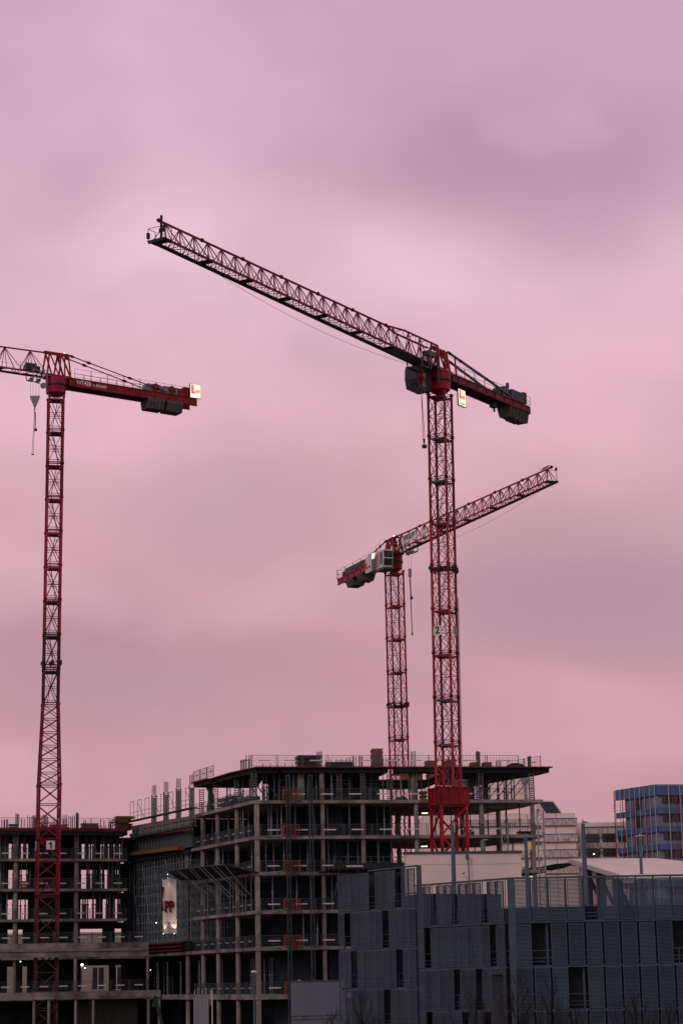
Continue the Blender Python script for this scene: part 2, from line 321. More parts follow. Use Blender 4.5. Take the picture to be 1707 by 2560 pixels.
def jib(root, T, x0, x1, h0, h1, w0, w1, nsec, pan, m, mtop, walk_side=1, quad_to=None, chord=.13, wm=BLK):
    def hh(x): return h0+(h1-h0)*(x-x0)/(x1-x0)
    def ww(x): return w0+(w1-w0)*(x-x0)/(x1-x0)
    secs = [x0+(x1-x0)*i/nsec for i in range(nsec+1)]
    if quad_to: secs = [x0, quad_to] + [quad_to+(x1-quad_to)*i/(nsec-1) for i in range(1, nsec)]
    for a, e in zip(secs, secs[1:]):
        quad = quad_to and a < quad_to-.01
        b = MB(T); n = max(2, round((e-a)/pan)); st = (e-a)/n
        def top(x, sd):
            if not quad: return Vector((x, 0, hh(x)))
            t = (x-a)/(e-a); wv = .62*(1 if t < .72 else max(0, (1-t)/.28)); return Vector((x, wv*sd, hh(x)))
        for sd in (-1, 1):
            b.beam((a, sd*ww(a)/2, 0), (e, sd*ww(e)/2, 0), chord, chord*1.25)
            if quad or sd == 1:
                pts = [a + st*i for i in range(n+1)] + ([a+(e-a)*.72] if quad else [])
                pts = sorted(pts)
                for p, q in zip(pts, pts[1:]): b.beam(top(p, sd), top(q, sd), chord*1.15)
            for i in range(n):
                xa, xm, xe = a+st*i, a+st*(i+.62), a+st*(i+1)
                b.beam((xa, sd*ww(xa)/2, 0), top(xm, sd), .07); b.beam(top(xm, sd), (xm, sd*ww(xm)/2, 0), .06)
                b.beam(top(xm, sd), (xe, sd*ww(xe)/2, 0), .075)
        for i in range(n):
            xa, xm, xe = a+st*i, a+st*(i+.5), a+st*(i+1)
            b.beam((xa, -ww(xa)/2, 0), (xm, ww(xm)/2, 0), .05); b.beam((xm, ww(xm)/2, 0), (xe, -ww(xe)/2, 0), .05)
            b.beam((xe, -ww(xe)/2, 0), (xe, ww(xe)/2, 0), .05)
            if quad: b.beam(top(xa, -1), top(xe, 1), .05); b.beam(top(xa, -1), top(xa, 1), .06)
        sec = part('jib_section', b, m, root)
        j = MB(T); z = hh(e); j.tube((e-.28, 0, z), (e, 0, z+.03), .1, 8, .2); j.tube((e, 0, z+.03), (e+.28, 0, z), .2, 8, .1); part('joint', j, mtop, sec)
    for e in secs[1:-1]: g = MB(T); g.box((e-.55, 0, .05), (.95, ww(e)-.1, .05)); part('crossing_platform', g, wm, root)
    g = MB(T); yy = walk_side*(min(w0, w1)/2-.22)
    k = x0
    while k < x1-.5:
        e = min(k+3.0, x1-.3); g.box(((k+e)/2, yy, -.0), (e-k-.12, .38, .07)); k += 3.0
    part('walkway', g, wm, root)
    r = MB(T)
    for h in (.5, 1.0): r.beam((x0+.3, yy*.5, h), (x1-.6, yy*.5, h*.92), .022)
    k = x0+1
    while k < x1-1: r.beam((k, yy*.5, .02), (k, yy*.5, 1.0), .022); k += 3
    part('walkway_rail', r, wm, root)
def railing(root, T, x0, x1, y, z, h, step, m, name='railing', t=.035, stagger=True):
    b = MB(T); n = max(1, round((x1-x0)/step)); d = (x1-x0)/n
    for i in range(n):
        a, e = x0+d*i+.04, x0+d*(i+1)-.04
        b.beam((a, y, z), (a, y, z+h), t); b.beam((e, y, z), (e, y, z+h), t)
        for q in (1.0, .5, .12): b.beam((a, y, z+h*q), (e, y, z+h*q), t*.8)
    part(name, b, m, root)
def slew_unit(root, S, T, m, r=1.12, teeth=True, deep=1.0):
    b = MB(); b.tube(S+ZUP*-.95, S+ZUP*(-.12), r, 20); part('slewing_ring', b, m, root)
    b = MB(); b.tube(S+ZUP*-1.12, S+ZUP*(-.95), r*1.07, 20); part('bearing', b, BLK, root)
    b = MB(); b.tube(S+ZUP*-(1.12+.85*deep), S+ZUP*(-1.12), r*.92, 20, r*.98); b.tube(S+ZUP*-(1.5+.85*deep), S+ZUP*-(1.12+.85*deep), r*.4, 12, r*.92); part('ring_support', b, m, root)
    b = MB(T); b.box((0, 0, -.02), (2.7, 1.7, .34)); part('turntable', b, m, root)
def a_frame(root, T, m, h, xf, xr, yw, mdark=BLK):
    for nm, pts in (('head_leg', [((xf, 1, 0), (xf-.35, .62, h)), ((xf-.35, .62, h*.98), (0, 1, 0)), ((0, 1, 0), (-.35, .6, h)), ((-.3, .6, h), (xr, 1, 0)), ((xr, 1, 0), (xr+.2, .6, h*.95))]),):
        for sd in (-1, 1):
            b = MB(T)
            for i, (p, q) in enumerate(pts): b.beam((p[0], p[1]*yw*sd, p[2]), (q[0], q[1]*yw*sd, q[2]), .17 if i in (0, 2, 3) else .14)
            part(nm, b, m, root)
    b = MB(T); b.beam((xf+.1, 0, h), (xr, 0, h+.02), .3, .32); b.beam((xf-.3, -yw*.7, h-.05), (xf-.3, yw*.7, h-.05), .15); b.beam((xr+.2, -yw*.7, h*.95), (xr+.2, yw*.7, h*.95), .15)
    b.tube((-.3, -.25, h-.3), (-.3, .25, h-.3), .26, 12); part('head_beam', b, m, root)
def pendants(root, T, a, e, y, z0, z1, m, t=.09):
    for sd in (-1, 1):
        b = MB(T); p, q = Vector((a, sd*y*.7, z0)), Vector((e, sd*y, z1)); b.beam(p, q, t)
        part('tie_bar', b, m, root)
        k = MB(T)
        for f in (.03, .2, .62):
            c = p.lerp(q, f); d = (q-p).normalized(); k.tube(c-d*.42, c, .06, 6, .19); k.tube(c, c+d*.42, .19, 6, .06)
        part('tie_joint', k, m, root)
def counter_jib(root, T, x0, x1, y, hgt, m, deck=DGALV):
    """x runs negative; two girders with a deck"""
    for sd in (-1, 1):
        b = MB(T); b.box(((x0+x1)/2, sd*y, -hgt/2-.04), (abs(x1-x0), .06, hgt-.1)); b.box(((x0+x1)/2, sd*y, -.05), (abs(x1-x0), .26, .06)); b.box(((x0+x1)/2, sd*y, -hgt), (abs(x1-x0), .26, .06))
        k = x0-1.2
        while k > x1: b.box((k, sd*y, -hgt/2), (.05, .2, hgt-.1)); k -= 2.0
        part('girder', b, m, root)
    b = MB(T); b.box(((x0+x1)/2, 0, -.0), (abs(x1-x0)-.1, 2*y-.3, .05)); k = x0-.6
    while k > x1: b.box((k, 0, -hgt*.6), (.12, 2*y-.08, .2)); k -= 1.5
    part('deck', b, deck, root)
    b = MB(T); k = x0; sgn = 1
    while k > x1+1.5: b.beam((k, -y*sgn, -hgt*.8), (k-1.5, y*sgn, -hgt*.8), .07); k -= 1.5; sgn = -sgn
    part('under_bracing', b, m, root)
def weights(root, T, xs, y, z0, z1, w=.5, m=CWT):
    for x in xs:
        b = MB(T); zz = z0+(z1-z0)*.75
        b.prism([(x-w/2, -y), (x+w/2, -y), (x+w/2, y), (x-w/2, y)], zz, z1)
        b.add([(x-w/2, -y, zz), (x+w/2, -y, zz), (x+w/2, y, zz), (x-w/2, y, zz), (x-w/2, -y*.72, z0), (x+w/2, -y*.72, z0), (x+w/2, y*.72, z0), (x-w/2, y*.72, z0)], [(0, 1, 5, 4), (1, 2, 6, 5), (2, 3, 7, 6), (3, 0, 4, 7), (4, 5, 6, 7)])
        part('counterweight', b, m, root)
def floodlights(root, cen, phi, s, z, m=BLK):
    r = MB(); cs = corners(cen(z), phi, s*1.12)
    for i in range(4):
        for o in (0, .3): r.beam(cs[i]+ZUP*(z+o), cs[(i+1) % 4]+ZUP*(z+o), .06)
    part('light_bracket', r, m, root)
    for i in range(4):
        mid = cs[i].lerp(cs[(i+1) % 4], .5)
        for p in (cs[i], mid):
            b = MB(); b.box((p.x, p.y, z+.35), (.28, .24, .34), rad(phi+20*i)); b.tube((p.x, p.y, z-.1), (p.x+.12, p.y-.1, z+.2), .1, 6); part('floodlight', b, m, root)
def number_sign(root, cen, phi, s, z, face, txt, w=.95, off=.16):
    cs = corners(cen(z), phi, s); a, e = cs[face], cs[(face+1) % 4]; d = (e-a).normalized(); n = Vector((d.y, -d.x, 0)); 
    return a, e, d, n
def rope_line(T, a, e, sag, n=14):
    pts = []
    for i in range(n+1):
        t = i/n; p = Vector(a).lerp(Vector(e), t); p.z -= sag*4*t*(1-t); pts.append(T @ p)
    return pts
def sheave_trolley(root, T, x, w, m=GALV):
    b = MB(T)
    for sd in (-1, 1):
        b.beam((x-.75, sd*(w/2+.12), .2), (x+.75, sd*(w/2+.12), .2), .1); b.beam((x-.75, sd*(w/2+.12), .2), (x-.6, sd*(w/2+.1), -.6), .09); b.beam((x+.75, sd*(w/2+.12), .2), (x+.6, sd*(w/2+.1), -.6), .09)
        b.beam((x-.6, sd*(w/2+.1), -.6), (x+.6, sd*(w/2+.1), -.6), .1)
        for k in (-.6, .6): b.tube((x+k, sd*(w/2+.04), .2), (x+k, sd*(w/2+.24), .2), .15, 10)
    for k in (-.45, .45): b.beam((x+k, -w/2-.1, -.6), (x+k, w/2+.1, -.6), .1); b.tube((x+k, -.2, -.72), (x+k, .2, -.72), .24, 12)
    part('trolley', b, m, root)
def crane_mast(root, S, base_off, phi, s, ztop, zbot, nsec, mats, nx=2, chord=.19, dg=.07, plat=None):
    top = Vector((S.x, S.y, 0)); bot = top + Vector(base_off)
    def cen(z): return bot.lerp(top, (z-0)/ztop)
    dz = (ztop-zbot)/nsec
    for i in range(nsec):
        z0 = zbot+dz*i; m = mats(i) if callable(mats) else mats
        mast_section(root, cen, phi, s, s, z0, z0+dz, nx, m, chord, dg)
        ladder_run(root, cen, phi, s, z0+.1, z0+dz+.1, i % 2, DGALV, plat(i) if plat else m)
    return cen

# ---- crane two: the big one in the middle
def crane_two():
    S = P(1097, 930, 212); T = frame_at(S, -122, .010)
    root = thing('tower_crane', 'large red tower crane with number 2 plates, its long jib reaching towards the upper left', 'tower crane', (S.x-.45, S.y, 0), 'red tower cranes on the building site')
    zt = S.z-2.4
    cen = crane_mast(root, S, (-.45, 0, 0), -26, 1.79, zt, 27.2, 9, lambda i: RED if i < 6 else DRED, 2, .2, .055, lambda i: DGALV if i in (0, 1, 6, 7) else DRED)
    # heavy base: collar box and wide bottom mast
    phi = 20; c = cen(26); b = MB(); q = corners(c, phi, 2.95)
    b.prism([(p.x, p.y) for p in q], 25.45, 27.15)
    for f in range(4):
        a, e = q[f], q[(f+1) % 4]; n = Vector(((e-a).y, -(e-a).x, 0)).normalized()
        for t in (.02, .33, .67, .98): p = a.lerp(e, t)+n*.06; b.box((p.x, p.y, 26.3), (.09, .14, 1.68), rad(phi+90*f))
        for z in (25.5, 27.1): b.beam(a+n*.07+ZUP*z, e+n*.07+ZUP*z, .16, .1)
    part('base_collar', b, DRED, root)
    mast_section(root, cen, phi, 2.62, 2.62, 19.5, 25.4, 2, RED, .26, .1, kbrace=True); mast_section(root, cen, phi, 2.62, 2.62, 13.0, 19.5, 2, RED, .26, .1, kbrace=True); mast_section(root, cen, phi, 2.62, 2.62, 6.5, 13.0, 2, RED, .26, .1, kbrace=True); mast_section(root, cen, phi, 2.62, 2.62, 0.3, 6.5, 2, RED, .26, .1, kbrace=True)
    b = MB(); b.box((c.x, c.y, .15), (6, 6, .6)); part('foundation', b, CONC, root)
    slew_unit(root, S, T, RED, 1.17)
    a_frame(root, T, RED, 2.3, 1.3, -1.0, .75)
    jib(root, T, 1.2, 47.2, 2.35, 1.78, 1.6, 1.5, 7, 2.35, DRED, DRED, -1, quad_to=10.4)
    # underside plating near the root, seen dark from below
    b = MB(T); b.box((5.6, 0, -.06), (8.6, 1.35, .06)); part('root_plating', b, DGALV, root)
    # jib tip
    b = MB(T); b.box((47.1, 0, .0), (1.1, 1.8, .12)); b.box((47.6, 0, -.1), (.2, 1.6, .25)); tip = part('tip_platform', b, BLK, root)
    b = MB(T); b.beam((46.9, 0, -.1), (46.9, 0, 2.35), .16)
    for y in (-.85, .85): b.beam((46.6, y, 0), (46.6, y, 1.1), .04); b.beam((47.6, y, 0), (47.6, y, 1.1), .04); b.beam((46.6, y, 1.1), (47.6, y, 1.1), .04)
    b.beam((47.6, -.85, 1.1), (47.6, .85, 1.1), .04); b.box((47.65, -.8, .45), (.25, .2, .5)); b.box((47.2, .3, .9), (.1, .6, .35)); part('tip_mast', b, BLK, root)
    # ropes
    b = MB(); b.path(rope_line(T, (40.5, .1, -.4), (4.3, 0, -.5), 1.0), .016); part('trolley_rope', b, ROPE, root)
    b = MB(); b.path(rope_line(T, (-.6, 0, 2.4), (-14.8, .2, 1.2), .15, 6), .016, 4); part('hoist_rope', b, ROPE, root)
    # cab under the jib
    M = T @ Matrix.Translation((2.75, -.95, -1.3)); b = MB(M)
    prof = [(-1.35, -1.15), (1.0, -1.15), (1.3, -.2), (1.22, .85), (1.05, 1.2), (-1.35, 1.2)]
    b.add([(x, -.75, z) for x, z in prof]+[(x, .75, z) for x, z in prof], [tuple(range(6)), tuple(range(11, 5, -1))]+[(i, i+6, (i+1) % 6+6, (i+1) % 6) for i in range(6)])
    cab = part('cab', b, NAVY, root)
    g = MB(M); g.box((1.0, .77, .2), (.5, .05, 1.3)); g.box((0, .78, .35), (1.1, .05, .85)); g.box((1.30, 0, .2), (.05, 1.2, 1.0)); g.box((0, .78, -.62), (1.0, .05, .55)); part('window', g, GLASS, cab)
    g = MB(M); g.box((-.75, .79, -.1), (.14, .05, 1.4)); g.box((-1.05, .79, -.1), (.2, .05, .8)); part('door', g, LFR, cab)
    b = MB(T); b.box((1.9, .95, -.5), (.12, .12, 2.4)); b.box((3.3, .9, .1), (.12, .12, 1.6)); b.box((2.6, .4, 1.15), (1.4, .8, .5)); part('control_cabinet', b, NAVY, root)
    # red hook block
    h = T @ Vector((4.25, .3, 0)); b = MB(); b.tube((h.x-.18, h.y, h.z-1.55), (h.x+.18, h.y, h.z-1.55), .46, 12); b.beam((h.x, h.y, h.z-.2), (h.x, h.y, h.z-1.4), .05); b.tube((h.x, h.y, h.z-2.3), (h.x, h.y, h.z-1.6), .16, 8, .42)
    hb = part('hook_block', b, RED, root)
    sheave_trolley(root, T, 4.25, 1.5, DGALV)
    b = MB(); b.path([Vector((h.x+.02*math.sin(k), h.y, h.z-2.3-.12*k)) for k in range(6)], .05, 5); k = Vector((h.x, h.y, h.z-2.9))
    for o in (-.05, .06): b.tube(k, (h.x+.12+o*1.6, h.y+o, h.z-8.0), .028, 5)
    b.tube((h.x+.13, h.y, h.z-8.0), (h.x+.13, h.y, h.z-8.5), .13, 7, .06); b.box((h.x+.15, h.y, h.z-8.75), (.4, .3, .34), .4)
    solo('lifting_chain', b, BLK, 'long black lifting chain hanging from the red hook block beside crane number 2', 'chain', (h.x, h.y, h.z-2.3), 'lifting gear hanging from the crane hooks')
    # counter jib
    T2 = frame_at(S, -122, -.012)
    counter_jib(root, T2, -1.3, -18.2, .8, .75, DRED, DGALV)
    railing(root, T2, -12.5, -1.8, .82, 0, 1.05, 2.2, DGALV); railing(root, T2, -12.5, -1.8, -.82, 0, 1.05, 2.2, DGALV)
    pendants(root, T2, -1.0, -14.0, .75, 2.25, .35, NAVY, .2)
    b = MB(T2); b.beam((-2.6, -.6, 0), (-2.6, -.45, 1.9), .12); b.beam((-2.6, .6, 0), (-2.6, .45, 1.9), .12); b.beam((-2.6, -.5, 1.9), (-1.0, -.4, 2.1), .1); part('tie_post', b, DRED, root)
    b = MB(T2); b.tube((-13.6, -.6, .75), (-13.6, .6, .75), .62, 16); b.box((-13.5, 0, .25), (1.8, 1.4, .4)); b.tube((-14.0, .5, 1.2), (-14.0, .5, 1.75), .18, 10); b.box((-12.7, 0, .6), (.5, 1.0, .7)); part('hoist_winch', b, NAVY, root)
    b = MB(T2); b.box((-15.8, .35, .65), (2.7, .8, 1.0)); cb = part('switch_cabinet', b, NAVY, root)
    g = MB(T2)
    for i in range(7): g.box((-14.6-i*.4, .77, .68), (.05, .05, .95))
    g.box((-15.8, .77, 1.15), (2.7, .06, .05)); part('cabinet_ribs', g, GREY, cb)
    b = MB(T2); b.box((-17.7, 0, .85), (.7, 1.4, 1.2)); part('rear_ballast', b, WWALL if False else CWT, root)
    weights(root, T2, [-14.2, -14.95], .8, -1.9, -.7, .6); weights(root, T2, [-15.6, -16.35, -17.1], .85, -2.0, -.8, .55); weights(root, T2, [-17.95], .85, -1.9, -.1, .5)
    b = MB(T2); b.box((-18.2, 0, -.5), (.2, 1.95, .8)); part('end_plate', b, RED, root)
    railing(root, T2, -18.3, -14.6, .98, 0, 1.0, 1.5, DGALV)
    b = MB(T2); b.box((-11.5, 0, -1.1), (.8, .5, .6)); b.beam((-11.7, 0, -1.3), (-11.7, 0, -1.8), .16); part('under_bracket', b, BLK, root)
    # lit company sign under the counter jib
    J = Vector((math.cos(rad(-122)), math.sin(rad(-122)), 0)); Lf = Vector((-J.y, J.x, 0)); c = S - J*2.9 + Lf*.95 + ZUP*-2.25
    b = MB(Matrix.Translation(c) @ Matrix.Rotation(rad(-122), 4, 'Z')); b.box((0, -.06, 0), (1.5, .14, 1.8)); b.beam((-.72, -.06, .8), (-.72, 0, 1.6), .05); b.beam((.72, -.06, .8), (.72, 0, 1.6), .05); b.box((-.4, .1, -.93), (.1, .5, .04)); b.box((.5, .1, -.93), (.1, .5, .04))
    sg = part('sign_box', b, BLK, root, 'black framed lit company sign under the counter jib')
    b = MB(Matrix.Translation(c) @ Matrix.Rotation(rad(-122), 4, 'Z')); b.box((0, .02, 0), (1.4, .04, 1.7)); part('sign_face', b, LIT, sg)
    logo(sg, c+Lf*.05+ZUP*.12, -J, 1.4, 1.45, LITRED, Lf)
    p = c+Lf*.055-ZUP*.62; text_part('lettering', 'www.lupp.de', .2, mat('sign_grey_lettering', (.4, .1, .1), .6), sg, p, -J)
    floodlights(root, cen, -26, 1.79, 48.6)
    for face, t in ((0, .22), (1, .5)):
        pass
    # number plates on the two near faces
    z = 42.6; cs = corners(cen(z), -26, 1.79); order = sorted(range(4), key=lambda i: cs[i].y); f = cs[order[0]]
    lft = min(cs, key=lambda v: v.x); rgt = max(cs, key=lambda v: v.x)
    for a, e, fr in ((lft, f, .30), (f, rgt, .48)):
        d = (e-a).normalized(); n = Vector((d.y, -d.x, 0)); p = a.lerp(e, fr)+n*.15+ZUP*z
        b = MB(Matrix.Translation(p) @ Matrix.Rotation(math.atan2(d.y, d.x), 4, 'Z')); b.box((0, 0, 0), (.86, .04, .95)); pl = part('number_plate', b, WPAINT, root)
        text_part('numeral', '2', .98, DARK, pl, p+n*.035-ZUP*.0, d, bold=.02)
    b = MB()
    for o in (0, .07):
        pts = [Vector((max(cs, key=lambda v: v.x).x+.14+o, cen(zz).y, zz)) + (cen(zz)-cen(42.6)) for zz in (28, 34, 40, 46)]
        b.path(pts, .02, 4)
    part('power_cable', b, ROPE, root)

# ---- crane one: left
def crane_one():
    S = P(141, 944, 246); T = frame_at(S, -148, .012)
    root = thing('tower_crane', 'leftmost red tower crane, number 1 plate on its mast, white lettering on its counter jib', 'tower crane', (S.x-.58, S.y, 0), 'red tower cranes on the building site')
    zt = S.z-2.5
    def mats(i): return (BLK, DRED, MRED, MRED, MRED, DRED, DRED, BLK, DRED, DRED)[::1][i] if i < 10 else DRED
    ms = [NRED, NRED, DRED, MRED, MRED, MRED, DRED, DRED, DRED]
    cen = crane_mast(root, S, (-.58, 0, 0), 14, 1.7, zt, 40.4, 9, lambda i: ms[i], 1, .19, .075, lambda i: (DGALV, BLK, DRED)[i % 3] if i > 6 else ms[i])
    mast_section(root, cen, 14, 2.35, 1.74, 31.2, 40.4, 6, DRED, .2, .075)
    for k in range(5): mast_section(root, cen, 14, 2.35, 2.35, 31.2-6.2*(k+1), 31.2-6.2*k, 3, (DRED, DRED, DULLR, DULLR, DULLR)[k], .21, .085, kbrace=True)
    b = MB(); c = cen(0); b.box((c.x, c.y, .2), (6, 6, .8)); part('foundation', b, CONC, root)
    slew_unit(root, S, T, MRED, 1.25)
    a_frame(root, T, RED, 2.9, 1.5, -1.5, .85)
    jib(root, T, 1.4, 40.0, 2.85, 2.0, 1.7, 1.5, 6, 2.6, DRED, DRED, -1)
    b = MB(T); b.box((3.0, -.3, .75), (1.8, .9, .5)); b.box((3.2, -.3, 1.15), (1.2, .7, .25)); part('trolley_winch', b, NAVY, root)
    railing(root, T, 1.8, 4.2, -.9, .5, 1.1, 1.2, DGALV)
    sheave_trolley(root, T, 2.7, 1.8, GALV)
    b = MB(T); b.beam((3.5, .9, -.6), (4.0, .9, -1.2), .07); b.beam((1.6, 1.0, .5), (1.6, 1.0, -1.5), .08); b.beam((1.6, 1.0, -1.5), (3.5, 1.0, -1.2), .07); b.tube((2.0, .8, -1.5), (2.0, 1.1, -1.5), .35, 12); part('trolley_platform', b, GALV, root)
    # triangular hook block
    h = P(88, 990, 244.6); b = MB(); t = .16
    prof = [(-.58, 0), (.58, 0), (.5, -.35), (.12, -1.3), (-.12, -1.3), (-.5, -.35)]
    b.add([(h.x+x, h.y-t, h.z+z) for x, z in prof]+[(h.x+x, h.y+t, h.z+z) for x, z in prof], [tuple(range(6)), tuple(range(11, 5, -1))]+[(i, i+6, (i+1) % 6+6, (i+1) % 6) for i in range(6)])
    b.tube((h.x, h.y, h.z-1.7), (h.x, h.y, h.z-1.2), .09, 6); part('hook_block', b, GALV, root)
    b = MB()
    for o in (-.5, -.22, .12, .45): b.tube((h.x+o, h.y, h.z), (h.x+o*1.1, h.y, h.z+1.6), .014, 4)
    part('hoist_rope', b, ROPE, root)
    b = MB(); b.path([Vector((h.x+.08*math.cos(a), h.y, h.z-1.9+.15*math.sin(a))) for a in (0.6, 2.2, 3.6, 4.9, 5.8)], .05)
    for o in (-.07, .07): b.tube((h.x+o*.4, h.y, h.z-2.0), (h.x-.18+o, h.y+o, h.z-7.0), .022, 4)
    b.tube((h.x+.1, h.y, h.z-2.0), (h.x+.12, h.y, h.z-3.9), .05, 5); b.box((h.x+.15, h.y, h.z-4.1), (.3, .2, .3)); b.box((h.x-.17, h.y, h.z-7.05), (.3, .1, .12), .2)
    solo('lifting_chain', b, BLK, 'long lifting chain hanging below the grey triangular hook block beside the leftmost crane', 'chain', (h.x, h.y, h.z-1.7), 'lifting gear hanging from the crane hooks')
    # counter jib
    T2 = frame_at(S, -148, .022)
    counter_jib(root, T2, -1.3, -18.3, .95, 1.0, RED, DGALV)
    railing(root, T2, -17.0, -1.9, .98, 0, 1.15, 2.3, DGALV); railing(root, T2, -17.0, -1.9, -.98, 0, 1.15, 2.3, DGALV)
    pendants(root, T2, -1.3, -14.2, .8, 2.8, .2, DRED, .1)
    for i, x in enumerate((-12.6, -14.8)):
        b = MB(T2); b.box((x, 0, .5), (1.9, 1.3, .95)); part('winch_cabinet', b, GALV, root)
        b = MB(T2); b.tube((x-.2, -.7, .6), (x-.2, .7, .6), .5, 12); part('winch_drum', b, DRED, root)
    b = MB(T2); b.box((-17.2, 0, .7), (1.1, 1.2, 1.1)); b.box((-16.3, 0, .55), (.8, 1.0, .9)); part('rear_motor', b, RED, root)
    weights(root, T2, [-11.9-.44*i for i in range(5)], 1.15, -2.15, -.9, .38); weights(root, T2, [-14.4-.44*i for i in range(5)], 1.15, -2.15, -.9, .38)
    J = Vector((math.cos(rad(-148)), math.sin(rad(-148)), 0)); Lf = Vector((-J.y, J.x, 0))
    def at(x, y, z): return T2 @ Vector((x, y, z))
    J2 = -(T2.to_3x3() @ Vector((1, 0, 0))); U2 = T2.to_3x3() @ Vector((0, 0, 1))
    me = part('lettering', text_mesh('WT420', .74, mat('white_lettering', (.9, .86, .84), .6, var=.05), .014, sx=.8), None, root); loc = at(-3.15, .985, -.46)
    x, y_, z = J2.normalized(), U2, J2.normalized().cross(U2)
    M = Matrix((x, y_, z)).transposed().to_4x4(); M.translation = loc - root.location; me.data.transform(M)
    me = part('lettering', text_mesh('e.tronic', .64, mat('white_lettering', (.9, .86, .84)), .004, sx=.9), None, root); M.translation = at(-5.25, .985, -.46) - root.location; me.data.transform(M)
    c = at(-18.0, 1.1, .8)
    R = Matrix.Translation(c) @ Matrix.Rotation(rad(-148), 4, 'Z'); b = MB(R); b.box((0, -.12, 0), (1.5, .22, 1.8)); sg = part('sign_box', b, BLK, root, 'black framed lit company sign at the end of the counter jib')
    b = MB(R); b.box((0, .0, 0), (1.4, .05, 1.7)); part('sign_face', b, LIT, sg)
    logo(sg, c+Lf*.03, -J, 1.4, 1.7, LITRED, Lf)
    b = MB(T); b.tube((-1.0, 0, 3.1), (-1.0, 0, 3.25), .06, 8); part('warning_lamp', b, TUBE, root)
    floodlights(root, cen, 14, 1.7, 44.9)
    z = 24.4; cs = corners(cen(z), 14, 2.35); f = min(cs, key=lambda v: v.y); rgt = max(cs, key=lambda v: v.x); lft = min(cs, key=lambda v: v.x)
    for a, e, fr in ((f, rgt, .56), (lft, f, .5)):
        d = (e-a).normalized(); n = Vector((d.y, -d.x, 0)); p = a.lerp(e, fr)+n*.2+ZUP*z
        b = MB(Matrix.Translation(p) @ Matrix.Rotation(math.atan2(d.y, d.x), 4, 'Z')); b.box((0, 0, 0), (.96, .04, .98)); pl = part('number_plate', b, WPAINT, root)
        nb_ = MB(Matrix.Translation(p+n*.035) @ Matrix.Rotation(math.atan2(d.y, d.x), 4, 'Z')); nb_.box((.05, 0, 0), (.17, .02, .72)); nb_.beam((-.2, 0, .12), (.05, 0, .29), .13, .02, up=Vector((0, 1, 0))); part('numeral', nb_, DARK, pl)

